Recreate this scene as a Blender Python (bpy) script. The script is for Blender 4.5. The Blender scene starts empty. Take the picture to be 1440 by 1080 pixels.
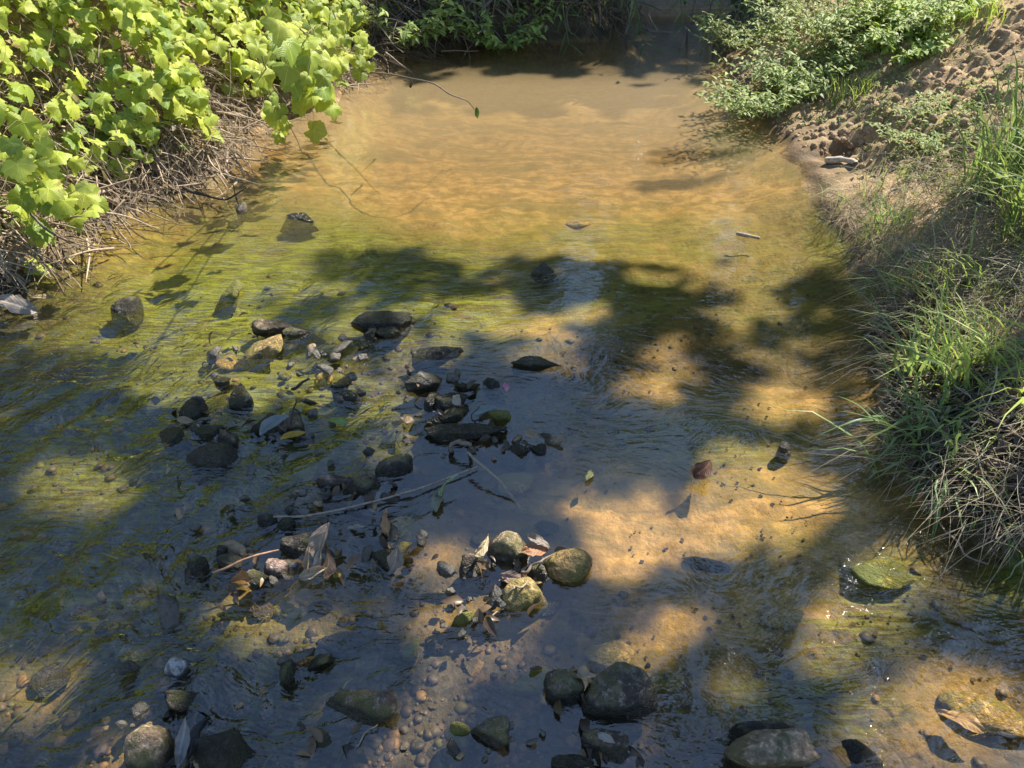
import bpy, bmesh, math, random
import numpy as np
from mathutils import Vector, Matrix, Euler
R = math.radians
random.seed(7); rng = np.random.default_rng(7)
scene = bpy.context.scene
COL = scene.collection

# ------------------------------------------------------------------ camera
CH = 1.5; PITCH = 38.0; FOC = 1081.0
cd = bpy.data.cameras.new("camera"); cam = bpy.data.objects.new("camera", cd); COL.objects.link(cam)
cam.location = (0, 0, CH); cam.rotation_euler = (R(90 - PITCH), 0, 0)
cd.sensor_width = 36; cd.lens = 36 * FOC / 1440; cd.clip_start = 0.02; cd.clip_end = 500
scene.camera = cam
# ------------------------------------------------------------------ sky and sun
SUN_AZ, SUN_EL = 47.0, 50.0            # azimuth clockwise from +Y
SD = np.array([math.sin(R(SUN_AZ)) * math.cos(R(SUN_EL)), math.cos(R(SUN_AZ)) * math.cos(R(SUN_EL)), math.sin(R(SUN_EL))])
world = bpy.data.worlds.new("World"); scene.world = world; world.use_nodes = True
wn = world.node_tree; bg = wn.nodes["Background"]
sky = wn.nodes.new("ShaderNodeTexSky"); sky.sky_type = 'NISHITA'; sky.sun_disc = False
sky.sun_elevation = R(SUN_EL); sky.sun_rotation = R(SUN_AZ); sky.air_density = 1.0; sky.dust_density = .2; sky.ozone_density = 2.4
wn.links.new(sky.outputs[0], bg.inputs[0]); bg.inputs[1].default_value = 0.10
sl = bpy.data.lights.new("sun", 'SUN'); sl.energy = 5.0; sl.angle = R(0.5); sl.color = (1.0, 0.93, 0.82)
so = bpy.data.objects.new("sun", sl); COL.objects.link(so)
so.rotation_euler = Vector(tuple(SD)).to_track_quat('Z', 'Y').to_euler()
scene.view_settings.view_transform = 'Standard'; scene.view_settings.look = 'None'
scene.view_settings.exposure = 1.32; scene.view_settings.gamma = 1.0
scene.render.engine = 'CYCLES'
cy = scene.cycles
cy.max_bounces = 8; cy.diffuse_bounces = 3; cy.glossy_bounces = 3; cy.transmission_bounces = 6; cy.transparent_max_bounces = 12
cy.caustics_reflective = False; cy.caustics_refractive = False; cy.sample_clamp_indirect = 4.0; cy.sample_clamp_direct = 30
cy.use_denoising = True

# ------------------------------------------------------------------ pixel <-> world (photo pixels 1440x1080)
cp, sp = math.cos(R(PITCH)), math.sin(R(PITCH))
def ray(px, py):
    a = (px - 720) / FOC; v = (540 - py) / FOC
    return np.array([a, cp + v * sp, -sp + v * cp])
def at(px, py, z=0.0):
    d = ray(px, py); t = (z - CH) / d[2]
    return np.array([d[0] * t, d[1] * t, z])
def depth(p): return p[1] * cp + (CH - p[2]) * sp
def project(P):
    P = np.asarray(P, float); dz = P[..., 2] - CH
    dep = P[..., 1] * cp - dz * sp; dep = np.where(dep < 0.05, 0.05, dep)
    return 720 + FOC * P[..., 0] / dep, 540 - FOC * (P[..., 1] * sp + dz * cp) / dep

# ------------------------------------------------------------------ numpy noise
def _h(i, j, k, s):
    n = (i * 374761393 + j * 668265263 + k * 1442695041 + s * 974634777) & 0xffffffff
    n = ((n ^ (n >> 13)) * 1274126177) & 0xffffffff
    n = ((n ^ (n >> 16)) * 2246822519) & 0xffffffff
    return ((n ^ (n >> 15)) & 0xffffff) / 8388608.0 - 1.0
def vnoise(x, y, z=0.0, s=0):
    x, y, z = np.broadcast_arrays(np.asarray(x, float), y, z)
    i, j, k = np.floor(x).astype(np.int64), np.floor(y).astype(np.int64), np.floor(z).astype(np.int64)
    fx, fy, fz = x - i, y - j, z - k
    u, v, w = fx * fx * (3 - 2 * fx), fy * fy * (3 - 2 * fy), fz * fz * (3 - 2 * fz)
    r = 0
    for di in (0, 1):
        for dj in (0, 1):
            for dk in (0, 1):
                r = r + _h(i + di, j + dj, k + dk, s) * (u if di else 1 - u) * (v if dj else 1 - v) * (w if dk else 1 - w)
    return r
def fbm(x, y, z=0.0, o=4, s=0):
    r = 0; a = 0.5
    for q in range(o):
        c, d = math.cos(1.1 * q + .5), math.sin(1.1 * q + .5); f = 1.93 ** q
        r = r + a * vnoise((x * c - y * d) * f + 11.3 * q, (x * d + y * c) * f + 5.7 * q, np.asarray(z) * f, s + q); a *= 0.5
    return r
def sstep(a, b, x):
    t = np.clip((x - a) / (b - a), 0, 1); return t * t * (3 - 2 * t)

# ------------------------------------------------------------------ object helpers
def tag(o, label=None, cat=None, group=None, kind=None):
    if label: o['label'] = label
    if cat: o['category'] = cat
    if group: o['group'] = group
    if kind: o['kind'] = kind
    return o
def empty(name, loc, label, cat, group=None):
    o = bpy.data.objects.new(name, None); COL.objects.link(o); o.location = tuple(loc); o.empty_display_size = .05
    return tag(o, label, cat, group)
def link_mesh(name, me, mat, parent=None, origin=None):
    o = bpy.data.objects.new(name, me); COL.objects.link(o)
    if mat: me.materials.append(mat)
    if parent is not None:
        o.parent = parent
        o.location = tuple(-np.array(parent.location)) if origin is None else tuple(np.array(origin) - np.array(parent.location))
    elif origin is not None: o.location = tuple(origin)
    return o
def mesh_np(name, V, loops, starts, counts, uv=None, smooth=True):
    me = bpy.data.meshes.new(name)
    me.vertices.add(len(V)); me.vertices.foreach_set('co', np.ascontiguousarray(V, np.float32).ravel())
    me.loops.add(len(loops)); me.loops.foreach_set('vertex_index', np.ascontiguousarray(loops, np.int32))
    me.polygons.add(len(starts)); me.polygons.foreach_set('loop_start', np.ascontiguousarray(starts, np.int32))
    me.update(calc_edges=True); me.validate()
    if smooth: me.polygons.foreach_set('use_smooth', np.ones(len(me.polygons), bool))
    if uv is not None:
        l = me.uv_layers.new(name="UVMap"); l.data.foreach_set('uv', np.ascontiguousarray(uv[loops], np.float32).ravel())
    return me
def mesh_quads(name, V, Q, uv=None, smooth=True):
    Q = np.asarray(Q); n = Q.shape[1]
    return mesh_np(name, V, Q.ravel(), np.arange(len(Q)) * n, None, uv, smooth)
def scatter(name, tv, tf, M, L, mat, parent=None, uv=None, smooth=True):
    """tv (n,3), tf (m,k) template; M (N,3,3) columns = axes*scale; L (N,3)."""
    N, n = len(L), len(tv)
    V = np.einsum('nij,vj->nvi', M, tv) + L[:, None, :]
    F = tf[None] + (np.arange(N) * n)[:, None, None]
    U = np.tile(uv, (N, 1)) if uv is not None else None
    me = mesh_quads(name, V.reshape(-1, 3), F.reshape(-1, tf.shape[1]), U, smooth)
    return link_mesh(name, me, mat, parent)
def frames(nrm, tip, size):
    n = nrm / np.linalg.norm(nrm, axis=1, keepdims=True)
    t = tip - (tip * n).sum(1, keepdims=True) * n; t /= np.linalg.norm(t, axis=1, keepdims=True) + 1e-9
    x = np.cross(t, n)
    M = np.stack([x, t, n], axis=2)
    return M * np.asarray(size).reshape(-1, 1, 1)
def rdir(N, up=0.0):
    d = rng.normal(size=(N, 3)); d /= np.linalg.norm(d, axis=1, keepdims=True); d[:, 2] += up
    return d / np.linalg.norm(d, axis=1, keepdims=True)
def tubes(name, P, rad, mat, parent=None, sides=4):
    """P (N,K,3) polylines, rad (N,K)."""
    N, K, _ = P.shape
    T = np.gradient(P, axis=1); T /= np.linalg.norm(T, axis=2, keepdims=True) + 1e-9
    ref = np.where(np.abs(T[..., 2:3]) > .9, np.array([1., 0, 0]), np.array([0, 0, 1.]))
    A = np.cross(T, ref); A /= np.linalg.norm(A, axis=2, keepdims=True) + 1e-9
    B = np.cross(T, A)
    ang = np.arange(sides) * 2 * math.pi / sides
    V = P[:, :, None] + (A[:, :, None] * np.cos(ang)[None, None, :, None] + B[:, :, None] * np.sin(ang)[None, None, :, None]) * rad[:, :, None, None]
    idx = np.arange(N * K * sides).reshape(N, K, sides)
    a = idx[:, :-1]; b = idx[:, 1:]
    Q = np.stack([a, np.roll(a, -1, 2), np.roll(b, -1, 2), b], axis=-1).reshape(-1, 4)
    me = mesh_quads(name, V.reshape(-1, 3), Q)
    return link_mesh(name, me, mat, parent)
def tube(name, pts, r0, r1, mat, parent=None, sides=8, wob=0.0, sub=6, seed=0):
    pts = np.array(pts, float); n = len(pts); t = np.linspace(0, n - 1, (n - 1) * sub + 1)
    P = np.stack([catmull(pts[:, k], t) for k in range(3)], 1)
    if wob: P += wob * np.stack([vnoise(t * 1.7, 3.1 * k, 0, seed + 40) for k in range(3)], 1)
    rr = np.linspace(r0, r1, len(t)) * (1 + .15 * vnoise(t * 2.3, 0, 0, seed))
    return tubes(name, P[None], rr[None], mat, parent, sides)
def catmull(v, t):
    n = len(v); i = np.clip(np.floor(t).astype(int), 0, n - 2); f = t - i
    p0, p1, p2, p3 = v[np.maximum(i - 1, 0)], v[i], v[i + 1], v[np.minimum(i + 2, n - 1)]
    return .5 * (2 * p1 + (p2 - p0) * f + (2 * p0 - 5 * p1 + 4 * p2 - p3) * f ** 2 + (3 * p1 - p0 - 3 * p2 + p3) * f ** 3)

# ------------------------------------------------------------------ material helpers
class NT:
    def __init__(s, name):
        s.m = bpy.data.materials.new(name); s.m.use_nodes = True; s.t = s.m.node_tree; s.t.nodes.clear()
        s.out = s.t.nodes.new('ShaderNodeOutputMaterial')
    def n(s, typ, ins=None, **pr):
        nd = s.t.nodes.new('ShaderNode' + typ)
        for k, v in pr.items(): setattr(nd, k, v)
        for k, v in (ins or {}).items(): s.set(nd.inputs[k], v)
        return nd
    def set(s, sock, v):
        if isinstance(v, bpy.types.NodeSocket): s.t.links.new(v, sock)
        elif isinstance(v, (tuple, list)) and sock.type == 'RGBA': sock.default_value = (*v[:3], 1)
        else: sock.default_value = v
    def mix(s, f, a, b):
        nd = s.t.nodes.new('ShaderNodeMix'); nd.data_type = 'RGBA'
        s.set(nd.inputs[0], f); s.set(nd.inputs[6], a); s.set(nd.inputs[7], b); return nd.outputs[2]
    def math(s, op, a, b=0.0, c=None, clamp=False):
        nd = s.t.nodes.new('ShaderNodeMath'); nd.operation = op; nd.use_clamp = clamp
        s.set(nd.inputs[0], a); s.set(nd.inputs[1], b)
        if c is not None: s.set(nd.inputs[2], c)
        return nd.outputs[0]
    def ramp(s, v, a, b, lo=0.0, hi=1.0):
        nd = s.n('MapRange', {0: v, 1: a, 2: b, 3: lo, 4: hi}); nd.interpolation_type = 'SMOOTHSTEP'; return nd.outputs[0]
    def noise(s, vec, sc, det=4, rough=.55, dist=0.0):
        return s.n('TexNoise', {'Vector': vec, 'Scale': sc, 'Detail': det, 'Roughness': rough, 'Distortion': dist}).outputs[0]
    def attr(s, nm): return s.n('Attribute', attribute_name=nm).outputs['Fac']
    def pos(s): return s.n('NewGeometry').outputs['Position']
    def xyz(s, v):
        nd = s.n('SeparateXYZ', {0: v}); return nd.outputs
    def bump(s, h, st=.5, dist=.01, nrm=None):
        ins = {'Height': h, 'Strength': st, 'Distance': dist}
        if nrm is not None: ins['Normal'] = nrm
        return s.n('Bump', ins).outputs[0]
    def done(s, shader):
        s.t.links.new(shader, s.out.inputs[0]); return s.m
    def bsdf(s, **k):
        names = {'col': 'Base Color', 'rough': 'Roughness', 'spec': 'Specular IOR Level', 'nrm': 'Normal', 'metal': 'Metallic', 'coat': 'Coat Weight', 'coatr': 'Coat Roughness'}
        return s.n('BsdfPrincipled', {names[a]: b for a, b in k.items()}).outputs[0]

def leaf_mat(name, c1, c2, c3=None, transl=.45, rough=.5, veins=0, dark=None):
    T = NT(name); g = T.n('NewGeometry'); rnd = g.outputs['Random Per Island']
    col = T.mix(rnd, c1, c2)
    if c3: col = T.mix(T.ramp(T.math('FRACT', T.math('MULTIPLY', rnd, 7.31)), .72, .95), col, c3)
    n = T.noise(g.outputs['Position'], 60, 3)
    col = T.mix(T.ramp(n, .35, .75, 0, .35), col, tuple(x * .55 for x in c1))
    rb = T.math('FRACT', T.math('MULTIPLY', rnd, 31.7)); col = T.mix(T.ramp(rb, .0, .45, .8, 0), col, (c1[0] * .35, c1[1] * .5, c1[2] * .8))
    if veins == 5: col = T.mix(T.math('MULTIPLY', T.ramp(T.noise(g.outputs['Position'], 22, 4), .6, .68), T.ramp(rb, .6, .9)), col, (.30, .17, .05))
    bumpn = None
    if veins:
        uv = T.n('TexCoord').outputs['UV']; s = T.xyz(uv)
        r = T.math('SQRT', T.math('ADD', T.math('MULTIPLY', s[0], s[0]), T.math('MULTIPLY', s[1], s[1])))
        th = T.math('ARCTAN2', s[0], s[1])
        if veins == 5:
            k = T.math('ABSOLUTE', T.math('SINE', T.math('MULTIPLY', th, 2.5)))
            w = T.math('MULTIPLY', k, r)
        else:
            w = T.math('ABSOLUTE', s[0])
        sec = T.math('ABSOLUTE', T.math('SINE', T.math('MULTIPLY', T.math('ADD', r, T.math('MULTIPLY', w, 1.1)), 26.0)))
        v1 = T.ramp(w, .0, .045, 1, 0); v2 = T.ramp(sec, 0, .18, .4, 0)
        v = T.math('MAXIMUM', v1, v2)
        col = T.mix(T.math('MULTIPLY', v, .45), col, tuple(min(1, x * 1.5 + .05) for x in c2))
        bumpn = T.bump(T.math('SUBTRACT', T.math('MULTIPLY', sec, .5), v1), .35, .004)
    pr = {'col': col, 'rough': rough, 'spec': .35}
    if bumpn is not None: pr['nrm'] = bumpn
    p = T.bsdf(**pr)
    tr = T.n('BsdfTranslucent', {'Color': T.mix(.5, col, (c2[0] * 1.3, c2[1] * 1.35, c2[2] * .6))}).outputs[0]
    return T.done(T.n('MixShader', {0: transl, 1: p, 2: tr}).outputs[0])
def wood_mat(name, c1, c2, rough=.8, sc=80):
    T = NT(name); g = T.n('NewGeometry')
    n = T.noise(g.outputs['Position'], sc, 4)
    col = T.mix(g.outputs['Random Per Island'], c1, c2); col = T.mix(T.ramp(n, .4, .7, 0, .5), col, tuple(x * .4 for x in c1))
    return T.done(T.bsdf(col=col, rough=rough, spec=.25, nrm=T.bump(n, .5, .003)))

# ------------------------------------------------------------------ creek outline
LW = [(-3.9, -40), (-3.8, -3), (-3.6, 0), (-3.1, 1.2), (-2.55, 2.1)] + [tuple(at(*p)[:2]) for p in
      [(0, 402), (75, 383), (130, 335), (195, 300), (260, 275), (320, 250), (335, 205), (400, 165), (470, 150), (495, 118), (530, 92), (570, 76), (640, 66), (760, 60), (850, 58), (878, 38)]] + [(.93, 7.2), (1.0, 9), (1.1, 14), (1.2, 60)]
RW = [(2.3, -40), (2.3, -3), (2.05, -.4), (1.65, .75)] + [tuple(at(*p)[:2]) for p in
      [(1440, 800), (1380, 765), (1310, 720), (1255, 650), (1235, 570), (1235, 500), (1225, 430), (1195, 360), (1150, 295), (1118, 235), (1070, 185), (1040, 150), (1025, 115), (1012, 85), (1010, 62)]] + [(1.75, 6.9), (2.0, 9), (2.3, 14), (2.5, 60)]
LW, RW = np.array(LW), np.array(RW)
def side_x(pl, y): return np.interp(y, pl[:, 1], pl[:, 0])
def seg_dist(pl, x, y):
    best = np.full(np.shape(x), 1e9)
    for (ax, ay), (bx, by) in zip(pl[:-1], pl[1:]):
        dx, dy = bx - ax, by - ay; t = np.clip(((x - ax) * dx + (y - ay) * dy) / (dx * dx + dy * dy + 1e-12), 0, 1)
        best = np.minimum(best, np.hypot(x - ax - t * dx, y - ay - t * dy))
    return best
def bank_d(x, y):
    """signed distance: >0 on land; and which side"""
    dl, dr = seg_dist(LW, x, y), seg_dist(RW, x, y)
    xl, xr = side_x(LW, y), side_x(RW, y)
    land_l, land_r = x < xl, x > xr
    d = np.where(land_l, dl, np.where(land_r, dr, -np.minimum(dl, dr)))
    return d, land_l, land_r
def ground_z(x, y):
    d, ll, lr = bank_d(x, y)
    n1 = fbm(x * 1.3, y * 1.3, 0, 4, 1); n2 = fbm(x * 6, y * 6, 0, 4, 5); n3 = fbm(x * 22, y * 22, 0, 3, 9)
    dw = d + .06 * n2 + .03 * n1
    deep = np.interp(y, [0, 1.2, 2.2, 3.2, 4.2, 6, 8], [.07, .065, .06, .085, .17, .3, .2])
    wet = -deep * (1 - np.exp(np.minimum(dw, 0) / (.09 + deep * .8))) + .022 * n2 * sstep(0, .2, -d) + .012 * n1 + .006 * n3
    L = np.interp(dw, [0, .12, .5, 1.2, 2.5, 6, 60], [0, .09, .32, .62, .85, 1.1, 2.2])
    Rr = np.interp(dw, [0, .06, .25, .8, 1.6, 3.5, 60], [0, .05, .12, .36, .66, 1.1, 2.4])
    land = np.where(ll, L, Rr)
    clod = np.abs(fbm(x * 9, y * 9, .3, 4, 21)) * .11 + np.maximum(0, vnoise(x * 24, y * 24, 0, 31)) * .018
    land = land + sstep(.03, .3, dw) * (clod - .02 + .09 * n1) + .006 * n3
    # eroded bite in the right bank
    hx, hy, _ = at(1215, 190, .15); land = land - .13 * np.exp(-(((x - hx) / .2) ** 2 + ((y - hy) / .12) ** 2) ** 2) * (lr)
    return np.where(dw > 0, land, wet)
def gz(x, y): return float(ground_z(np.array([x]), np.array([y]))[0])
def hit(px, py):
    d = ray(px, py); ts = np.linspace(.8, 12, 700); X = d[0] * ts; Y = d[1] * ts; Z = CH + d[2] * ts
    g = np.maximum(ground_z(X, Y), 0); k = np.argmax(Z < g); return np.array([X[k], Y[k], g[k]])

# ------------------------------------------------------------------ shade map: where the canopies let the sun through
LIT = [ # px, py, rx, ry, strength
 (780, 205, 300, 72, 1), (900, 150, 170, 38, 1), (700, 285, 230, 16, .5), (950, 320, 180, 12, .5), (1010, 270, 60, 30, .8), (220, 150, 420, 190, 1), (1190, 140, 300, 140, 1), (1380, 90, 200, 130, .9), (1400, 230, 160, 90, .6), (360, 385, 190, 75, .95), (150, 340, 130, 70, .9), (500, 300, 90, 50, .6),
 (880, 715, 110, 75, 1), (840, 770, 70, 40, .9), (1090, 725, 130, 60, .85), (980, 540, 85, 26, .9), (1100, 545, 90, 20, .9), (975, 615, 50, 22, .8), (1130, 640, 60, 20, .7),
 (560, 735, 60, 42, .95), (385, 812, 80, 42, .95), (715, 775, 90, 45, .95), (740, 832, 90, 45, .8), (670, 835, 60, 30, .8), (1060, 830, 110, 38, .8), (1130, 760, 110, 40, .7),
 (735, 432, 80, 22, .7), (1240, 800, 70, 50, .9), (1370, 990, 190, 100, 1), (60, 930, 55, 60, .85), (205, 1040, 60, 40, .9), (140, 640, 110, 42, .75), (300, 470, 150, 45, .75), (440, 480, 80, 45, .8),
 (745, 945, 30, 22, .8), (935, 870, 55, 35, .7), (1090, 1060, 50, 25, .9), (265, 985, 40, 20, .6), (600, 525, 28, 12, .8), (1230, 420, 40, 30, .8), (1290, 690, 60, 20, .8), (1000, 310, 160, 14, .7), (930, 460, 30, 14, .7), (1060, 430, 30, 14, .7), (690, 300, 60, 10, .6), (250, 760, 50, 20, .6), (560, 960, 30, 14, .5), (1390, 420, 110, 140, .8), (1300, 540, 80, 100, .75), (1200, 340, 60, 50, .5), (440, 790, 35, 45, .9), (640, 575, 30, 14, .4),
 (1160, 470, 60, 25, .5), (560, 600, 60, 30, .3), (150, 820, 60, 40, .4), (480, 585, 30, 10, .6), (1250, 590, 60, 60, .35), (1410, 700, 60, 40, .3)]
def shade(P):
    px, py = project(np.stack([P[:, 0], P[:, 1], np.zeros(len(P))], 1))
    px = px + 75 * fbm(P[:, 0] * 5, P[:, 1] * 5, 0, 4, 77); py = py + 45 * fbm(P[:, 0] * 5, P[:, 1] * 5, 5., 4, 78)
    d = np.full(len(P), .97)
    for x, y, rx, ry, s in LIT:
        gx, gy = (rx * .95 + 22, ry * .9 + 15) if rx < 200 else (rx * 1.5, ry * 1.5)
        q = ((px - x + 14) / gx) ** 2 + ((py - y - 10) / gy) ** 2
        d *= 1 - s * np.exp(-q ** 2.5)
    d *= 1 - .85 * sstep(560, 430, px) * sstep(500, 400, py)
    d = np.where((px < 260) & (py < 330), .05, d); d = np.where(py < 98, np.maximum(d, .93 * (px > 480) * (px < 1060)), d)
    dp = fbm(P[:, 0] * 5.5, P[:, 1] * 5.5, 0, 4, 47); near = (P[:, 1] < 2.6) & (px > 420) & ~((px > 1130) & (py > 860))
    d = np.where(near, np.maximum(d, sstep(.06, .14, dp)), d); d = np.where((near | ((P[:, 1] < 3.15) & (px > 420))) & (dp < -.17), d * .15, d)
    stn = fbm((P[:, 0] * .93 + P[:, 1] * .37) * .9, (P[:, 1] * .93 - P[:, 0] * .37) * 3.2, 0, 4, 44)
    d = np.where((P[:, 1] > 2.6) & (P[:, 1] < 3.9) & (px > 480), np.maximum(d, .97 * sstep(.14, .26, stn)), d)
    d = np.where(P[:, 1] > 6.1, np.where((px > 880) & (px < 1000) & (P[:, 1] > 6.75), .1, np.minimum(d, .55)), d); d = np.where(P[:, 1] > 8.5, .97, d)
    return d
def shadow_foot(L): return L[:, :2] - L[:, 2:3] * (SD[:2] / SD[2])[None]
GAPS = [(825, 430, 38, 100), (1035, 350, 22, 45), (1062, 480, 18, 18), (1110, 440, 20, 30), (1010, 330, 18, 30), (600, 470, 60, 22), (770, 500, 90, 30), (905, 600, 200, 40), (650, 560, 150, 60)]
def keep(L, lo=.0):
    d = shade(shadow_foot(L)); ok = rng.random(len(L)) < np.where(d > .4, np.maximum(d ** 1.5, lo), 0)
    Q = L.copy(); Q[:, :2] *= (CH / (CH + L[:, 2:3])); Q[:, 2] = 0; qx, qy = project(Q)
    for x, y, rx, ry in GAPS: ok &= ~((((qx - x) / rx) ** 2 + ((qy - y) / ry) ** 2) < 1)
    return ok

# ------------------------------------------------------------------ terrain
def axis(lo, a, b, hi, step):
    core = np.arange(a, b, step); g = []; s = step; v = b
    while v < hi: g.append(v); s *= 1.13; v += s
    g.append(hi); h = []; s = step; v = a - step
    while v > lo: h.append(v); s *= 1.13; v -= s
    h.append(lo); return np.concatenate([h[::-1], core, g])
def grid(xs, ys):
    X, Y = np.meshgrid(xs, ys); n, m = X.shape; idx = np.arange(n * m).reshape(n, m)
    Q = np.stack([idx[:-1, :-1], idx[:-1, 1:], idx[1:, 1:], idx[1:, :-1]], -1).reshape(-1, 4)
    return X.ravel(), Y.ravel(), Q
def img_blobs(x, y, blobs):
    px, py = project(np.stack([x, y, 0 * x], 1)); r = np.zeros(len(x))
    for a, b, rx, ry, s in blobs:
        ang = 0; q = ((px - a) / rx) ** 2 + ((py - b) / ry) ** 2; r = np.maximum(r, s * np.exp(-q ** 1.5))
    return r
def set_attr(me, nm, v):
    a = me.attributes.new(nm, 'FLOAT', 'POINT'); a.data.foreach_set('value', np.ascontiguousarray(v, np.float32))
X, Y, Q = grid(axis(-60, -2.7, 3.3, 60, .017), axis(-40, .35, 6.6, 80, .017))
Z = ground_z(X, Y)
me = mesh_quads("ground", np.stack([X, Y, Z], 1), Q)
dd, ll, lr = bank_d(X, Y); px_, py_ = project(np.stack([X, Y, 0 * X], 1))
ALG_SHADE = [(860, 320, 330, 60, .6), (1100, 400, 120, 80, .45), (330, 400, 260, 120, 1), (450, 330, 140, 70, .9), (160, 560, 240, 150, .8), (250, 640, 150, 90, .9), (400, 560, 180, 80, .9), (600, 390, 200, 90, .95), (700, 560, 200, 40, .3), (80, 800, 150, 200, .5), (300, 900, 250, 150, .35), (1000, 600, 160, 60, .55), (1240, 800, 60, 45, 1), (1200, 860, 160, 60, .5), (850, 400, 150, 50, .7), (1100, 760, 90, 40, .4), (1180, 330, 60, 60, .7), (1150, 960, 150, 60, .45), (1420, 820, 60, 60, .6)]  # first blob paints olive shade where the sunlit pool fades out
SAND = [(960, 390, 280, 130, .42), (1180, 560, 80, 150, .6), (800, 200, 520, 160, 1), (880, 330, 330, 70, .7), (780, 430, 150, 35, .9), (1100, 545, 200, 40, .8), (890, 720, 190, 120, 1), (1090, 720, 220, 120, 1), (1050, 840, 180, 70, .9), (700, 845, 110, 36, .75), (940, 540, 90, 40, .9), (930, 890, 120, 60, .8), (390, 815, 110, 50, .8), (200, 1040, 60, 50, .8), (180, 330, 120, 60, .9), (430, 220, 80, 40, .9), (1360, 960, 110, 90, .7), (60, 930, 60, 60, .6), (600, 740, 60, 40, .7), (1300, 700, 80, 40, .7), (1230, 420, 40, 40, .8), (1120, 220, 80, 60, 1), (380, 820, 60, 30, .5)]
alg = img_blobs(X, Y, ALG_SHADE); sand = img_blobs(X, Y, SAND)
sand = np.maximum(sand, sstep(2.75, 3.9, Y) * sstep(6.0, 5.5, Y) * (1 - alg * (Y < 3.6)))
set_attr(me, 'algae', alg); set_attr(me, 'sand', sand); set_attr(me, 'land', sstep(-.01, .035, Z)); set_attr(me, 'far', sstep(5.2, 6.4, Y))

T = NT("ground_soil_and_bed"); P = T.pos(); s = T.xyz(P)
mp = T.n('Mapping', {0: P, 'Rotation': (0, 0, R(-62)), 'Scale': (.2, 1.9, 1)}).outputs[0]
st = T.noise(mp, 26, 6, .62, 2.2); st2 = T.noise(mp, 9, 4, .6, .8); big = T.noise(P, 3.2, 5, .6); fine = T.noise(P, 90, 5, .65); mid = T.noise(P, 17, 5, .6)
vo = T.n('TexVoronoi', {'Vector': P, 'Scale': 42.0, 'Randomness': 1.0}); vc = T.xyz(vo.outputs['Color'])
vo2 = T.n('TexVoronoi', {'Vector': T.n('VectorMath', {0: P, 1: T.n('TexNoise', {'Vector': P, 'Scale': 8.}).outputs['Color']}, operation='ADD').outputs[0], 'Scale': 13.0}); vd = T.xyz(vo2.outputs['Color'])
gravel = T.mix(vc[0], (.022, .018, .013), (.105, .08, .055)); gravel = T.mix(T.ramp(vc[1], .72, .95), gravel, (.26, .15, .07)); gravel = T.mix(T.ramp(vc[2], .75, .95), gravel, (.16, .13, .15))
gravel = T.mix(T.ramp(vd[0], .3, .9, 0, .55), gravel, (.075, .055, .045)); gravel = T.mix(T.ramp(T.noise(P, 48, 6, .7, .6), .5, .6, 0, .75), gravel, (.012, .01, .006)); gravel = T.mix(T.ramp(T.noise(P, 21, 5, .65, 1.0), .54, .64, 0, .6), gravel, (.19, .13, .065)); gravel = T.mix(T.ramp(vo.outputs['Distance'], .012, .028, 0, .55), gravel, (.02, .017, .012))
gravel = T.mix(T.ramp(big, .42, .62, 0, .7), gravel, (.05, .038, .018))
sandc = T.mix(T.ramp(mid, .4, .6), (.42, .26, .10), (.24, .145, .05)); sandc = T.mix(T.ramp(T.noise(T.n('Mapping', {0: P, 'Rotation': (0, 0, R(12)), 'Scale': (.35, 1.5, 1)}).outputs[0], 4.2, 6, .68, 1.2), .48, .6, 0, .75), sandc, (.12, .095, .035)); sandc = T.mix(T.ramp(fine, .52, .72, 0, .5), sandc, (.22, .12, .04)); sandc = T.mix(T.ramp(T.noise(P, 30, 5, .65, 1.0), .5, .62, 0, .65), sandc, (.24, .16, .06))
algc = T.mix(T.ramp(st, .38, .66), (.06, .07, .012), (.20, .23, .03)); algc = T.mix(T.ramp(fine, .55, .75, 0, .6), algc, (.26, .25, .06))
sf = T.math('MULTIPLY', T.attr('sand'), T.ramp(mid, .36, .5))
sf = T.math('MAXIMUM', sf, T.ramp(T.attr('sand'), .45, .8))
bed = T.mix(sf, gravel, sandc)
af = T.math('MULTIPLY', T.attr('algae'), T.ramp(T.math('ADD', T.math('MULTIPLY', st, .6), T.math('MULTIPLY', big, .4)), .37, .48))  # covers real algae and the painted mid-creek shade alike
bed = T.mix(af, bed, algc)
soil = T.mix(T.ramp(mid, .3, .7), (.37, .26, .145), (.24, .16, .085)); soil = T.mix(T.ramp(fine, .45, .7, 0, .8), soil, (.42, .33, .20)); soil = T.mix(T.ramp(big, .5, .62, 0, .7), soil, (.13, .10, .05))
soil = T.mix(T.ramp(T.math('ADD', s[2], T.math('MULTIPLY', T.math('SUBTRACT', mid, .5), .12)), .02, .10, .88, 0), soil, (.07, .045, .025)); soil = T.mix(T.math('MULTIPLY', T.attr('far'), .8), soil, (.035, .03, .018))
col = T.mix(T.attr('land'), bed, soil)
hh = T.math('ADD', T.math('MULTIPLY', fine, .5), T.math('ADD', T.math('MULTIPLY', mid, 1.0), T.math('MULTIPLY', vo.outputs['Distance'], T.math('MULTIPLY', T.math('MULTIPLY', T.math('SUBTRACT', 1.0, sf), T.math('SUBTRACT', 1.0, af)), -.5))))
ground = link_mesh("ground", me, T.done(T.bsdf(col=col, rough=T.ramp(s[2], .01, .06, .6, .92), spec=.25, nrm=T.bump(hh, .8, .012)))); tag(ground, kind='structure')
ground['label'] = 'brown creek bed and muddy crumbling earth banks'

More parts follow.
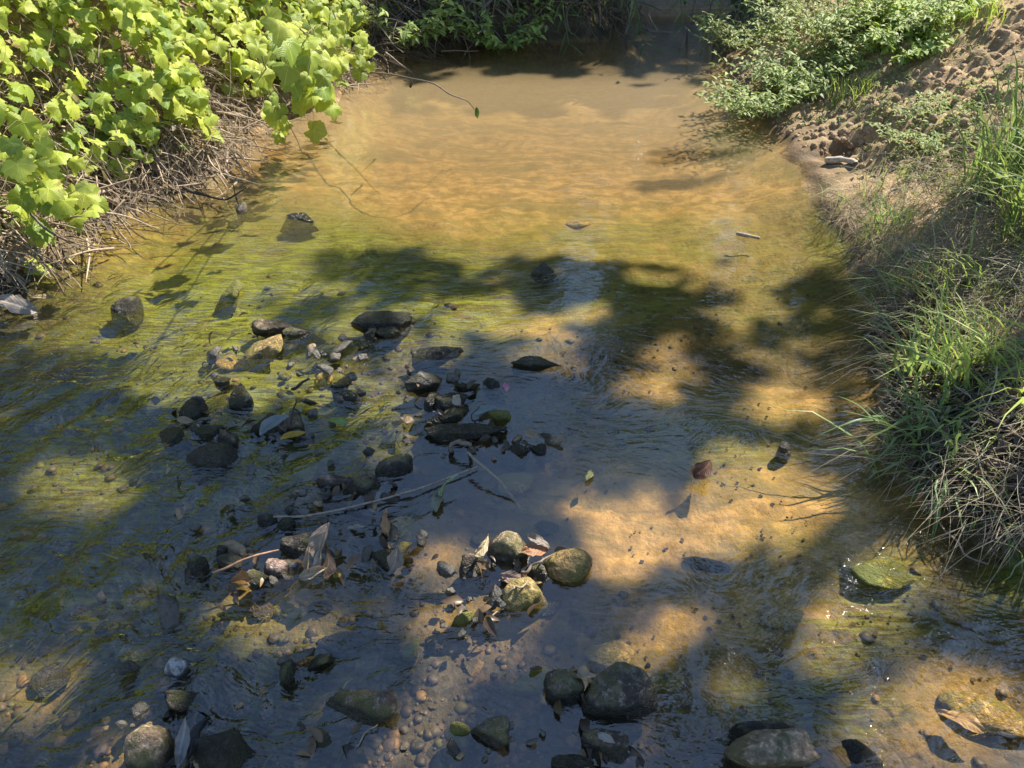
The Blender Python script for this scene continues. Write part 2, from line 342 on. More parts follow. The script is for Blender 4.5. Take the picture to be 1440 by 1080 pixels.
# ------------------------------------------------------------------ water
WX, WY, WQ = grid(axis(-9, -2.7, 2.6, 9, .016), axis(-6, .35, 6.6, 16, .016))
def water_z(x, y, rip):
    # flow runs from the pool towards the lower left; stretched, folded ripples
    c, s_ = math.cos(R(62)), math.sin(R(62)); u = x * c + y * s_; v = -x * s_ + y * c
    wu = .5 * fbm(x * 2.2, y * 2.2, 0, 3, 51)
    a = fbm(u * 4.5 + wu, v * 15 + 2.5 * wu, 0, 4, 61); b = fbm(x * 8 + wu, y * 11, 1., 3, 63)
    return rip * (.030 * a + .013 * b) - .004
RIP = [(1370, 1000, 110, 70, 1.5), (130, 600, 260, 210, 1), (150, 900, 330, 240, .95), (430, 620, 140, 160, .6), (500, 900, 200, 200, .45), (420, 420, 160, 60, .45), (1310, 960, 220, 160, 1), (1150, 880, 200, 120, .4), (350, 330, 120, 60, .25), (560, 450, 120, 50, .3), (1100, 1020, 200, 80, .5)]
rip = np.maximum(.04, img_blobs(WX, WY, RIP)); rip = np.where(WY > 3, np.minimum(rip, .12), rip); rip = np.where((WX < -1.7) & (WY < 2.3), np.maximum(rip, .8), rip)
WZ = water_z(WX, WY, rip)
me = mesh_quads("water", np.stack([WX, WY, WZ], 1), WQ)
set_attr(me, 'ripple', rip)
murk = .48 * sstep(2.5, 4.9, WY + .15 * fbm(WX * 2, WY * 2, 0, 3, 3)) * (1 - .85 * sstep(4.9, 5.7, WY)) + .006; set_attr(me, 'murk', murk)
T = NT("creek_water"); P = T.pos(); rp = T.attr('ripple')
warp = T.n('VectorMath', {0: P, 1: T.n('VectorMath', {0: T.n('TexNoise', {'Vector': P, 'Scale': 2.6, 'Detail': 2.}).outputs['Color'], 'Scale': .34}, operation='SCALE').outputs[0]}, operation='ADD').outputs[0]
m1 = T.n('Mapping', {0: warp, 'Rotation': (0, 0, R(-62)), 'Scale': (.55, 1.2, 1)}).outputs[0]
m2 = T.n('Mapping', {0: warp, 'Rotation': (0, 0, R(8)), 'Scale': (.5, 1.7, 1)}).outputs[0]
h = T.math('ADD', T.math('ADD', T.math('MULTIPLY', T.noise(m1, 13, 3, .5, .8), .030), T.math('MULTIPLY', T.noise(m1, 36, 2, .5, .5), .0075)), T.math('MULTIPLY', T.noise(m1, 100, 2, .5), .0016))
h2 = T.math('MULTIPLY', T.noise(m2, 26, 2, .5), T.ramp(T.noise(P, 1.7, 2), .35, .65, .3, 1.0))
hs = T.math('ADD', T.math('MULTIPLY', h, rp), T.math('ADD', T.math('MULTIPLY', h2, T.math('MULTIPLY', T.math('ADD', rp, .25), .008)), T.math('MULTIPLY', T.noise(m2, 75, 2, .5), .0005)))
nb = T.bump(hs, 1.0, 1.0)
cs = T.n('LayerWeight', {'Blend': .5, 'Normal': nb}).outputs['Facing']      # Schlick, the same from above and below
fr = T.math('ADD', .085, T.math('MULTIPLY', T.math('POWER', cs, 4.5), .9), clamp=True)
gl = T.n('BsdfGlossy', {'Color': (1, 1, 1), 'Roughness': .012, 'Normal': nb}).outputs[0]
tr = T.n('BsdfTransparent', {'Color': (.94, .89, .71)}).outputs[0]
silt = T.n('BsdfDiffuse', {'Color': (.36, .265, .14)}).outputs[0]
body = T.n('MixShader', {0: T.attr('murk'), 1: tr, 2: silt}).outputs[0]
water = link_mesh("water", me, T.done(T.n('MixShader', {0: fr, 1: body, 2: gl}).outputs[0])); tag(water, 'shallow clear creek water rippling over stones', kind='structure')

# ------------------------------------------------------------------ pebbles on the bed (uncountable)
def ico(sub):
    bm = bmesh.new(); bmesh.ops.create_icosphere(bm, subdivisions=sub, radius=1.0); bm.verts.ensure_lookup_table()
    v = np.array([tuple(q.co) for q in bm.verts]); f = np.array([[w.index for w in q.verts] for q in bm.faces]); bm.free(); return v, f
ICO = {k: ico(k) for k in (1, 2, 3, 4)}
def pebble_mat():
    T = NT("pebble"); g = T.n('NewGeometry'); r = g.outputs['Random Per Island']; r2 = T.math('FRACT', T.math('MULTIPLY', r, 13.7)); r3 = T.math('FRACT', T.math('MULTIPLY', r, 57.1))
    c = T.mix(r, (.022, .018, .013), (.095, .07, .048)); c = T.mix(T.ramp(r2, .8, .9), c, (.22, .13, .06)); c = T.mix(T.ramp(r3, .82, .92), c, (.075, .06, .07)); c = T.mix(T.ramp(r3, .0, .08, .8, 0), c, (.13, .13, .03))
    n = T.noise(g.outputs['Position'], 90, 4); c = T.mix(T.ramp(n, .45, .7, 0, .6), c, (.05, .04, .02))
    return T.done(T.bsdf(col=c, rough=.55, spec=.3, nrm=T.bump(n, .5, .004)))
N = 15000; px = rng.uniform(-250, 1500, N); py = rng.uniform(330, 1300, N)
PP = np.array([at(a, b)[:2] for a, b in zip(px, py)]); w = img_blobs(PP[:, 0], PP[:, 1], SAND)
dn = fbm(PP[:, 0] * 3, PP[:, 1] * 3, 0, 3, 8)
d0 = bank_d(PP[:, 0], PP[:, 1])[0]
dens = .8 * np.interp(px, [0, 850, 1000], [1, 1, .15]) * np.interp(py, [330, 430, 520, 1100], [.05, .35, 1, 1]) * (1 - np.minimum(1, 1.6 * w)) * (.35 + 1.6 * np.clip(dn + .25, 0, 1)) * .9
PP = PP[(rng.random(N) < dens) & (d0 < -.03)]; N = len(PP)
sz = .003 + .013 * rng.random(N) ** 2.4
tv, tf = ICO[2]; tv = tv * (1 + .42 * vnoise(tv[:, 0] * 1.9 + 5, tv[:, 1] * 1.9, tv[:, 2] * 1.9, 4))[:, None] * np.array([1.25, .9, .6])
L = np.column_stack([PP, ground_z(PP[:, 0], PP[:, 1]) + sz * .02])
M = frames(rdir(N, 2.5), rdir(N), sz)
peb = scatter("pebbles", tv, tf, M, L, pebble_mat()); tag(peb, 'small brown and grey pebbles strewn over the creek bed', 'pebbles', kind='stuff')

# ------------------------------------------------------------------ rocks
def rock_mat(name, c1, c2, moss=0.0, wetline=.015, gloss=.35, mossc=(.10, .095, .025), speck=0.0):
    T = NT(name); g = T.n('NewGeometry'); P = g.outputs['Position']; z = T.xyz(P)[2]; nz = T.xyz(g.outputs['Normal'])[2]
    a = T.noise(P, 14, 5, .6); b = T.noise(P, 75, 5, .65); c = T.noise(P, 260, 3)
    col = T.mix(T.ramp(a, .42, .58), c1, c2); col = T.mix(T.ramp(b, .48, .62, 0, .75), col, tuple(x * .45 for x in c1)); col = T.mix(T.ramp(b, .32, .47, .8, 0), col, tuple(min(1, x * 1.7) for x in c2))
    if speck: col = T.mix(T.ramp(c, .62, .72, 0, speck), col, (.5, .48, .42))
    if moss: col = T.mix(T.math('MULTIPLY', T.ramp(T.math('ADD', a, T.math('MULTIPLY', b, .3)), .62 - .25 * moss, .75 - .25 * moss), T.ramp(z, .0, .05, 1.0, .75)), col, mossc)
    wet = T.ramp(T.math('ADD', z, T.math('MULTIPLY', T.math('SUBTRACT', a, .5), .03)), wetline, wetline + .012, 1, 0)
    col = T.mix(wet, col, T.mix(.78, col, (.012, .012, .006)))
    rough = T.math('ADD', T.math('MULTIPLY', wet, gloss - .75), .75)
    return T.done(T.bsdf(col=col, rough=rough, spec=.5, nrm=T.bump(T.math('ADD', b, T.math('MULTIPLY', c, .3)), 1.0, .018)))
RM = {
 'dark': rock_mat('dark_wet_rock', (.06, .048, .034), (.22, .185, .14), .1, .02, .25, speck=.15),
 'black': rock_mat('black_wet_rock', (.03, .026, .02), (.10, .088, .07), .15, .2, .22, speck=.1),
 'wet': rock_mat('speckled_wet_rock', (.045, .04, .034), (.17, .155, .13), .05, .3, .25, speck=.7),
 'grey': rock_mat('grey_rock', (.18, .165, .13), (.36, .33, .27), .2, .03, .35),
 'tan': rock_mat('tan_rock', (.30, .21, .13), (.42, .32, .21), .15, .015, .4),
 'pink': rock_mat('pinkish_rock', (.30, .19, .14), (.40, .28, .22), .0, .01, .3),
 'gold': rock_mat('golden_silted_rock', (.34, .22, .08), (.48, .34, .15), .2, -.5, .45, (.20, .16, .035)),
 'brown': rock_mat('brown_rock', (.14, .10, .07), (.27, .205, .155), .15, .012, .35),
 'moss': rock_mat('mossy_rock', (.10, .09, .05), (.18, .16, .08), 1.0, -.3, .5, (.15, .145, .025)),
 'purple': rock_mat('purplish_rock', (.11, .085, .09), (.18, .14, .14), .2, -.02, .35),
 'pale': rock_mat('pale_smooth_rock', (.34, .32, .31), (.46, .44, .42), .0, .0, .4),
 'lime': rock_mat('lime_green_slab', (.20, .19, .03), (.30, .28, .055), .4, -.5, .5, (.10, .11, .015)),
}
def rock(px, py, w, h, mat, label, shape='round', rot=0, sub=0.0, seed=None, group='stones in the creek', name='rock', tilt=None):
    seed = int(px * 7 + py * 3) if seed is None else seed
    rs = np.random.default_rng(seed)
    c = at(px, py, 0.0); dep = depth(c); k = dep / FOC; th = math.atan2(CH, math.hypot(c[0], c[1]))
    W, H = w * k, h * k * .84
    a = .46 * H / math.cos(th) if not sub else .2 * H
    a = min(a, .62 * W)
    sx, sy, sz = W / 2 * 1.08, max(.62 * H / math.sin(th) / 1.35, .36 * min(W, H)), a * .95 + .006
    tv, tf = ICO[4 if w > 30 else 3]
    p = {'round': 7, 'angular': 45, 'slab': 40, 'bar': 30}[shape]; nP = {'round': 26, 'angular': 12, 'slab': 13, 'bar': 12}[shape]
    pn = rs.normal(size=(nP, 3)); pn /= np.linalg.norm(pn, axis=1, keepdims=True)
    ph = rs.uniform(.8 if shape == 'round' else .62, .95, nP)
    if shape in ('slab', 'bar'):
        pn = np.vstack([pn, [rs.normal() * .15, rs.normal() * .15, 1]]); ph = np.append(ph, .5)
        pn[-1] /= np.linalg.norm(pn[-1])
    if shape == 'bar':
        for q in ((0, 1, .1), (0, -1, .1)): pn = np.vstack([pn, np.array(q) / np.linalg.norm(q)]); ph = np.append(ph, .62)
    dot = tv @ pn.T; rr = np.where(dot > .02, ph / np.maximum(dot, .02), 50.)
    r = (np.sum(rr ** -p, axis=1)) ** (-1 / p)
    o = rs.uniform(0, 50)
    r = r * (1 + .16 * fbm(tv[:, 0] * 1.7 + o, tv[:, 1] * 1.7, tv[:, 2] * 1.7, 3, 2) + .09 * fbm(tv[:, 0] * 5 + o, tv[:, 1] * 5, tv[:, 2] * 5, 5, 6))
    V = tv * r[:, None]; V -= (V.max(0) + V.min(0)) / 2; V /= (V.max(0) - V.min(0)) / 2
    V *= np.array([sx, sy, sz])
    if tilt: V = V @ np.array(Euler((R(tilt[0]), R(tilt[1]), 0)).to_matrix()).T
    if rot:
        ca, sa = math.cos(R(rot)), math.sin(R(rot)); V = V @ np.array([[ca, sa, 0], [-sa, ca, 0], [0, 0, 1]])
    cz = a - V[:, 2].max() if not sub else -sub
    g0 = gz(c[0], c[1])
    if sub: cz = min(g0 - V[:, 2].min() - .25 * sz, .004 - V[:, 2].max())
    me = mesh_quads(name, V, tf)
    o = link_mesh(name, me, RM[mat], origin=(c[0], c[1], cz)); tag(o, label, 'rock', group)
    # keep it seated on the bed: extend the foot downwards
    low = g0 - cz - .008; vz = V[:, 2].copy(); m = vz < 0
    if V[:, 2].min() > low: fr_ = vz[m] / V[:, 2].min(); V[m, 2] = vz[m] * (low / V[:, 2].min()); V[m, :2] *= (1 + .55 * np.clip(-low - .02, 0, .15) / .1 * fr_)[:, None]; me.vertices.foreach_set('co', V.astype(np.float32).ravel()); me.update()
    return o
A, S, B = 'angular', 'slab', 'bar'
ROCKS = [
 (322, 410, 36, 24, 'moss', 'small mossy stone with a tan top, alone above the paired tan slabs', A),
 (382, 461, 54, 22, 'tan', 'flat tan slab, left one of the two end to end in green water', S),
 (424, 467, 48, 17, 'tan', 'narrow tan slab, right one of the two end to end in green water', S, 12),
 (364, 489, 66, 32, 'gold', 'broad yellow mossy slab just below the two tan slabs', A),
 (314, 495, 28, 26, 'gold', 'round yellow mossy cobble left of the broad yellow slab', 'round', 0, .02),
 (397, 512, 18, 16, 'moss', 'tiny mossy stone at the right foot of the broad yellow slab', 'round', 0, .01),
 (454, 517, 24, 26, 'gold', 'round golden mossy stone halfway between yellow slab and grey boulder', 'round', 0, .01),
 (480, 541, 30, 15, 'black', 'black angular sliver right below the round golden mossy stone', A, 20),
 (491, 554, 28, 20, 'dark', 'dark greenish stone tucked under the black angular sliver', A),
 (306, 552, 60, 30, 'moss', 'wedge shaped mossy stone left of the small black pointed stone', A, 0, .01),
 (310, 535, 26, 9, 'black', 'thin dark sliver poking out behind the mossy wedge', S),
 (337, 551, 24, 17, 'black', 'small black pointed stone above an olive cobble', A),
 (337, 566, 32, 22, 'grey', 'olive grey cobble under the small black pointed stone', 'round'),
 (272, 578, 36, 32, 'black', 'smooth black egg shaped stone left of the olive grey cobble', 'round'),
 (243, 616, 42, 26, 'black', 'black sloping stone at the left end of the dark stone cluster', A),
 (293, 610, 46, 22, 'wet', 'dark flat topped stone behind the big speckled wet stone', S),
 (320, 619, 30, 26, 'brown', 'reddish brown wet stone right of the dark flat topped stone', A),
 (298, 642, 68, 36, 'wet', 'big speckled glistening dark stone at the front of the left cluster', 'round', 0),
 (380, 597, 50, 38, 'black', 'black stone under the curled silver leaf', A),
 (407, 598, 44, 30, 'brown', 'brown block resting against the silver leaf', A, 20),
 (472, 677, 54, 20, 'pink', 'long pinkish stone lying across the end of the thin straight twig', S),
 (508, 685, 52, 30, 'dark', 'dark grey hump right of the long pinkish stone', 'round', 15),
 (538, 453, 82, 24, 'wet', 'long dark log shaped stone in the middle of the riffle', B, 0),
 (517, 469, 24, 20, 'dark', 'small angular stone under the left end of the long dark stone', A),
 (545, 467, 34, 13, 'dark', 'low dark stone just under the middle of the long dark stone', S),
 (614, 500, 70, 22, 'dark', 'flat dark stone with a ridge in smooth water above the grey boulder', A),
 (600, 534, 54, 38, 'grey', 'grey boulder with a pale sunlit top', A),
 (656, 543, 36, 9, 'black', 'thin dark sliver right of the pale topped boulder', S),
 (693, 540, 28, 17, 'black', 'small dark pyramid beside the pink petal', A),
 (754, 511, 66, 16, 'grey', 'flat grey stone lying low in the amber shallows', S),
 (607, 567, 20, 28, 'dark', 'upright dark stone at the left of the stone and leaf pile', A),
 (633, 567, 44, 28, 'dark', 'dark block at the top of the pile, under the beige leaf', A, -20),
 (631, 586, 56, 15, 'dark', 'leaning bar shaped stone across the pile', B, 22),
 (610, 596, 38, 24, 'black', 'black lump at the lower left of the pile', A),
 (703, 582, 30, 25, 'moss', 'olive wedge stone right of the pale floating leaf', A),
 (654, 610, 108, 23, 'wet', 'longest dark bar shaped stone, below the pile', B, 0),
 (724, 632, 36, 20, 'dark', 'low dark stone off the right end of the longest bar stone', A),
 (758, 633, 20, 17, 'black', 'tiny dark stone farthest right of the bar stone row', A),
 (553, 656, 52, 32, 'dark', 'smooth green grey oval stone above the straight twig', 'round', 20),
 (376, 731, 28, 19, 'wet', 'dark round cobble at the left tip of the straight twig', 'round'),
 (401, 737, 28, 19, 'wet', 'dark round cobble second from the left tip of the straight twig', 'round'),
 (521, 742, 42, 48, 'purple', 'purplish grey stone left of the orange leaf', A, 0, .01),
 (566, 727, 56, 48, 'gold', 'sunlit golden stone just under water right of the orange leaf', 'round', 0, .02),
 (562, 772, 36, 44, 'gold', 'golden pointed stone with a leaf shadow on it', A),
 (539, 786, 24, 38, 'black', 'dark grey narrow stone left of the golden pointed stone', A),
 (389, 800, 34, 24, 'pink', 'rounded pinkish tan stone beside the upright dead leaves', 'round'),
 (358, 815, 38, 24, 'brown', 'brown flat stone under the reddish twig', A),
 (323, 791, 34, 24, 'grey', 'greenish grey round stone left of the reddish twig', 'round'),
 (361, 836, 38, 34, 'pink', 'reddish sunlit stone below the brown flat stone', A, 0, .01),
 (402, 836, 52, 26, 'gold', 'bright golden stone in front of the dead leaf pile', 'round', 0, .01),
 (444, 831, 32, 20, 'brown', 'tan brown stone right of the bright golden stone', 'round', 0, .01),
 (424, 768, 52, 38, 'dark', 'dark stone behind the upright dead leaves', A),
 (311, 775, 15, 18, 'wet', 'little shiny upright stone above the greenish round stone', 'round'),
 (275, 795, 27, 28, 'dark', 'dark blue grey stone at the left of the sunlit cluster', 'round'),
 (537, 879, 15, 10, 'gold', 'tiny cream pebble alone on the dark bed', 'round'),
 (713, 772, 60, 52, 'tan', 'biggest round sandy coloured boulder with a bald dry top', 'round'),
 (668, 793, 40, 40, 'brown', 'flat topped brown stone left of the big round sandy boulder', A),
 (798, 797, 66, 52, 'gold', 'broad golden rounded stone with wet glitter on top', 'round', 0),
 (737, 838, 56, 46, 'gold', 'olive golden stone under the thin curved stalk', 'round', 0),
 (754, 805, 30, 34, 'brown', 'rough brown stone between the sandy boulder and golden stone', A),
 (774, 836, 34, 30, 'brown', 'brown cobble right of the olive golden stone', 'round', 0, .02),
 (654, 868, 38, 25, 'moss', 'mossy stone with a white glint, lower left of olive golden stone', A),
 (684, 858, 36, 22, 'gold', 'pale cobble between the mossy glinting stone and olive golden stone', 'round', 0, .01),
 (616, 884, 34, 34, 'purple', 'purple grey submerged stone left of the mossy glinting stone', 'round', 0, .03),
 (580, 896, 24, 48, 'moss', 'slanting green algae covered stone', A, -35, .01),
 (249, 939, 32, 32, 'pale', 'small smooth pale grey stone above the ridged brown one', 'round', 30),
 (265, 988, 76, 36, 'brown', 'ridged brown and olive stone under the smooth pale stone', A),
 (212, 1052, 66, 84, 'tan', 'large smooth tan boulder cut by the bottom edge at the left', 'round', -28),
 (312, 1062, 84, 58, 'black', 'large black rock beside the pale leaf at the bottom left', A),
 (403, 942, 21, 46, 'brown', 'narrow upright brown stone standing alone', 'round'),
 (450, 933, 36, 26, 'dark', 'dark green stone right of the narrow upright brown one', A, 15),
 (508, 995, 98, 62, 'brown', 'large angular brown rock with a flat grey top', A, 8, 0, 5),
 (451, 1039, 32, 28, 'brown', 'small brown stone under the left corner of the angular rock', A),
 (689, 1031, 52, 54, 'dark', 'dark wedge rock narrowing to its foot near the bottom', A),
 (646, 1026, 30, 20, 'moss', 'small mossy stone touching the dark wedge rock', 'round'),
 (793, 970, 54, 42, 'dark', 'dark cobble left of the largest dark boulder', 'round'),
 (870, 980, 102, 66, 'dark', 'largest dark round boulder with brown algae on top', 'round'),
 (850, 1053, 64, 46, 'dark', 'dark jagged rock carrying a pale leaf', A),
 (808, 1074, 62, 22, 'black', 'black rock just showing at the bottom edge, middle', A),
 (1078, 1066, 116, 62, 'tan', 'big tan rock cut by the bottom edge, right of centre', A),
 (1070, 1032, 90, 26, 'dark', 'dark wet slab behind the big tan bottom rock', S),
 (1237, 799, 92, 64, 'lime', 'lime green flat slab breaking the water near the right bank', S, -30, .02),
 (1215, 1058, 62, 36, 'black', 'black rock in the ripples right of the big tan bottom rock', A),  # added dark shape for a hole in the ripples, not a stone
 (421, 305, 46, 16, 'black', 'low black rock in green water near the brush', A),
 (339, 292, 15, 14, 'purple', 'tiny purplish stone near the tip of the dead branch', 'round'),
 (765, 377, 34, 24, 'grey', 'lone grey rock in the smooth middle of the creek', A),
 (815, 290, 34, 14, 'gold', 'yellow brown stone barely awash in the sandy pool', 'round', 0, .01),
 (1226, 472, 24, 16, 'black', 'small black stone at the foot of the right bank grass', 'round'),
 (1104, 628, 18, 16, 'brown', 'dark brown cobble awash near the right bank', 'round'),
 (1000, 772, 64, 18, 'black', 'long black submerged stone on the sunlit sand', B, -10, .02),
 (1108, 852, 56, 32, 'gold', 'rounded golden submerged stone, left of the lime slab', 'round', 0, .03),
 (1160, 948, 70, 30, 'moss', 'olive algae covered submerged stone in the lower right ripples', 'round', 10, .02),
 (1395, 985, 110, 60, 'gold', 'large golden submerged stone near the right bottom corner', 'round', -20, .03),
 (58, 935, 52, 50, 'brown', 'brown submerged rock alone near the left edge', 'round', -30, .03),
 (175, 430, 36, 26, 'dark', 'dark green hump under the fast water below the brush', 'round'),
 (140, 540, 40, 26, 'dark', 'blackish stone washed over by the fast left channel', 'round', 0, .005),
 (250, 680, 26, 30, 'black', 'black broken stone below the big speckled wet stone', A),
 (90, 505, 60, 26, 'purple', 'purplish stone under the fast water, upper left channel', 'round', 0, .02),
 (395, 655, 40, 26, 'moss', 'green streaked stone under the water right of the speckled stone', 'round', 0, .02),
 (430, 650, 36, 36, 'moss', 'algae draped stone in front of the yellow leaf', A, 30, .01),
 (350, 700, 60, 36, 'purple', 'bluish submerged stone left of the dark round cobbles', 'round', 0, .03),
 (470, 885, 60, 40, 'purple', 'dull purple submerged stone left of the cream pebble', 'round', 0, .03),
 (365, 920, 30, 60, 'moss', 'slanting algae ridge stone left of the narrow upright stone', A, -35, .01),
 (195, 960, 34, 60, 'moss', 'slanting dark green stone left of the smooth pale stone', A, -35, .01),
 (180, 900, 44, 28, 'gold', 'tan submerged cobble up and left of the smooth pale stone', 'round', 0, .02),
 (860, 900, 70, 50, 'gold', 'broad yellowish submerged stone above the largest dark boulder', 'round', 0, .03),
 (930, 935, 70, 40, 'gold', 'dusty tan submerged stone up and right of the largest dark boulder', 'round', 0, .03),
 (745, 935, 60, 46, 'moss', 'green submerged stone with a bright sun spot', 'round', 0, .03),
 (685, 735, 44, 26, 'purple', 'dull submerged stone above the big round sandy boulder', 'round', 0, .02),
 (770, 725, 34, 30, 'purple', 'purplish stone at the foot of the leaning twig', A, 0, .01),
 (725, 665, 50, 34, 'gold', 'golden stone just under water below the longest bar stone', 'round', 0, .02),
 (560, 640, 14, 40, 'moss', 'thin green streamer stone left of the oval stone', S, 10),
]
for rk in ROCKS:
    rock(*rk[:7], rot=rk[7] if len(rk) > 7 else 0, sub=rk[8] if len(rk) > 8 else 0.0, seed=rk[9] if len(rk) > 9 else None)

# dark leaf fragments and grit settled on the sand
px = rng.uniform(560, 1420, 5200); py = rng.uniform(380, 1080, 5200); PP = np.array([at(a, b)[:2] for a, b in zip(px, py)]); cl = fbm(PP[:, 0] * 6, PP[:, 1] * 6, 0, 3, 19)
m = (rng.random(len(PP)) < sstep(-.05, .22, cl)) & (bank_d(PP[:, 0], PP[:, 1])[0] < -.02); PP = PP[m]; n = len(PP)
dtv = np.array([[-.5, -.2, 0], [.1, -.45, .05], [.55, .05, .12], [.05, .4, 0], [-.45, .25, .1]]); dtf = np.array([[0, 1, 3], [1, 2, 3], [0, 3, 4]])
tag(scatter('detritus', dtv, dtf, frames(rdir(n, 2.5), rdir(n), .002 + .012 * rng.random(n) ** 3), np.column_stack([PP, ground_z(PP[:, 0], PP[:, 1]) + .004]), wood_mat('detritus', (.03, .022, .015), (.13, .085, .045))), 'dark leaf fragments and grit settled on the sandy bed', 'debris', kind='stuff')
# broken gravel awash between the larger stones
RIF = [(330, 560, 130, 70), (480, 540, 60, 60), (620, 570, 60, 60), (690, 620, 80, 22), (380, 800, 110, 50), (560, 770, 60, 50), (720, 810, 90, 60), (300, 700, 90, 50), (250, 900, 160, 120), (420, 720, 60, 30), (660, 870, 60, 30), (860, 960, 120, 60), (480, 680, 60, 30), (240, 1030, 120, 50), (700, 1030, 90, 40), (450, 500, 80, 30)]
Ps, Ss = [], []
for x, y, rx, ry in RIF:
    for q in range(11):
        p = at(x + rng.normal() * rx * .55, y + rng.normal() * ry * .55, 0); k = depth(p) / FOC; s_ = k * rng.uniform(2.5, 8) * (1 if rng.random() < .85 else 1.7)
        Ps.append([p[0], p[1], s_ * rng.uniform(-.5, .35)]); Ss.append(s_)
Ps, Ss = np.array(Ps), np.array(Ss); grp = rng.integers(0, 4, len(Ps)); Vg, Fg, off = [], [], 0
for q in range(4):
    tv, tf = ICO[3]; rs = np.random.default_rng(q + 90); pn = rs.normal(size=(11, 3)); pn /= np.linalg.norm(pn, axis=1, keepdims=True); dot = tv @ pn.T
    r = (np.sum(np.where(dot > .02, rs.uniform(.6, .95, 11) / np.maximum(dot, .02), 50.) ** -30, axis=1)) ** (-1 / 30); tv = tv * r[:, None] * (1 + .12 * fbm(tv[:, 0] * 3, tv[:, 1] * 3, tv[:, 2] * 3, 4, q))[:, None] * [1.3, .95, .65]
    m = grp == q; M = frames(rdir(m.sum(), 1.6), rdir(m.sum()), Ss[m]); V = np.einsum('nij,vj->nvi', M, tv) + Ps[m][:, None]; Vg.append(V.reshape(-1, 3)); Fg.append((tf[None] + (np.arange(m.sum()) * len(tv))[:, None, None] + off).reshape(-1, 3)); off += len(Vg[-1])
T = NT('awash_gravel'); g = T.n('NewGeometry'); r = g.outputs['Random Per Island']; r2 = T.math('FRACT', T.math('MULTIPLY', r, 17.3)); nn = T.noise(g.outputs['Position'], 70, 5, .65)
c = T.mix(r, (.03, .027, .022), (.13, .115, .09)); c = T.mix(T.ramp(r2, .8, .9), c, (.30, .21, .12)); c = T.mix(T.ramp(nn, .5, .65, 0, .6), c, (.03, .03, .018))
tag(link_mesh('gravel', mesh_quads('gravel', np.vstack(Vg), np.vstack(Fg)), T.done(T.bsdf(col=c, rough=.35, spec=.5, nrm=T.bump(nn, .9, .012)))), 'broken wet gravel washed between the larger creek stones', 'gravel', kind='stuff')

# ------------------------------------------------------------------ leaf templates
def vine_leaf(seed, fold=.25):
    rs = np.random.default_rng(seed); n = 45
    th = np.linspace(-math.pi, math.pi, n, endpoint=False) + math.pi / n
    r = .50 + .055 * np.cos(5 * th) + .05 * (np.abs(np.sin(8 * th)) - .5) + .03 * rs.normal(size=n)
    r *= 1 - .45 * np.exp(-((np.abs(th) - math.pi) / .28) ** 2)
    r *= 1 + .12 * np.cos(th)
    V = [(0, 0, 0)]
    for f in (.5, 1.0):
        for a, q in zip(th, r): V.append((math.sin(a) * q * f, math.cos(a) * q * f, 0))
    V = np.array(V); rr = np.hypot(V[:, 0], V[:, 1]); an = np.arctan2(V[:, 0], V[:, 1])
    V[:, 2] = -fold * rr ** 2 * 1.3 + .05 * np.sin(an * 3 + seed) * rr * 2 + fold * .5 * np.abs(V[:, 0]) - .2 * fold * np.maximum(V[:, 1], 0) ** 2 + .02 * np.cos(5 * an) * rr * 2
    F = []
    for k in range(n):
        a, b = 1 + k, 1 + (k + 1) % n; F.append((0, a, b)); F.append((a, a + n, b + n)); F.append((a, b + n, b))
    uv = V[:, :2].copy(); V[:, 1] += .08
    return V, np.array(F), uv
def blade_leaf(w=.3, segs=5, curl=.25, fold=.3, tipx=0.0):
    V = []; 
    for i in range(segs + 1):
        t = i / segs; hw = w * .5 * math.sin(math.pi * min(1, t ** .8)) if 0 < i < segs else .004
        z = -curl * t * t; x0 = tipx * t * t
        V += [(x0 - hw, t, z + fold * hw), (x0, t, z), (x0 + hw, t, z + fold * hw)]
    F = []
    for i in range(segs):
        a = 3 * i; F += [(a, a + 1, a + 4, a + 3), (a + 1, a + 2, a + 5, a + 4)]
    V = np.array(V); return V, np.array(F), V[:, :2].copy()

# ------------------------------------------------------------------ wild vine thicket on the left bank
M_VINE = leaf_mat('vine_leaf_green', (.34, .43, .055), (.54, .58, .10), (.17, .27, .05), .42, .45, 5)
M_YEL = leaf_mat('vine_leaf_yellow', (.62, .50, .05), (.72, .58, .08), None, .4, .5, 5)
M_STEM = wood_mat('dead_stems_pale', (.20, .145, .095), (.46, .37, .27))
M_GSTEM = wood_mat('vine_stem', (.22, .24, .09), (.34, .24, .14))
M_TWIG = wood_mat('grey_brown_twig', (.12, .09, .065), (.26, .21, .16))
M_DARKT = wood_mat('dark_root', (.035, .028, .02), (.08, .065, .05))
def bush_z(d): return np.interp(d, [0, .06, .2, .5, 1.1, 2.2, 4, 8], [.2, .36, .65, 1.1, 1.7, 2.3, 2.6, 2.6])
def leaves_mesh(L, nrm, tip, size, mat, parent, name='leaves', nt=4, seeds=0):
    """one mesh from several leaf templates"""
    Vs, Fs, Us, off = [], [], [], 0
    k = rng.integers(0, nt, len(L))
    for q in range(nt):
        m = k == q
        if not m.any(): continue
        tv, tf, uv = vine_leaf(q + 3 + seeds, .25 + .25 * q); M = frames(nrm[m], tip[m], size[m])
        V = np.einsum('nij,vj->nvi', M, tv) + L[m][:, None]; F = tf[None] + (np.arange(m.sum()) * len(tv))[:, None, None] + off
        Vs.append(V.reshape(-1, 3)); Fs.append(F.reshape(-1, 3)); Us.append(np.tile(uv, (m.sum(), 1))); off += len(Vs[-1])
    me = mesh_quads(name, np.vstack(Vs), np.vstack(Fs), np.vstack(Us)); return link_mesh(name, me, mat, parent)
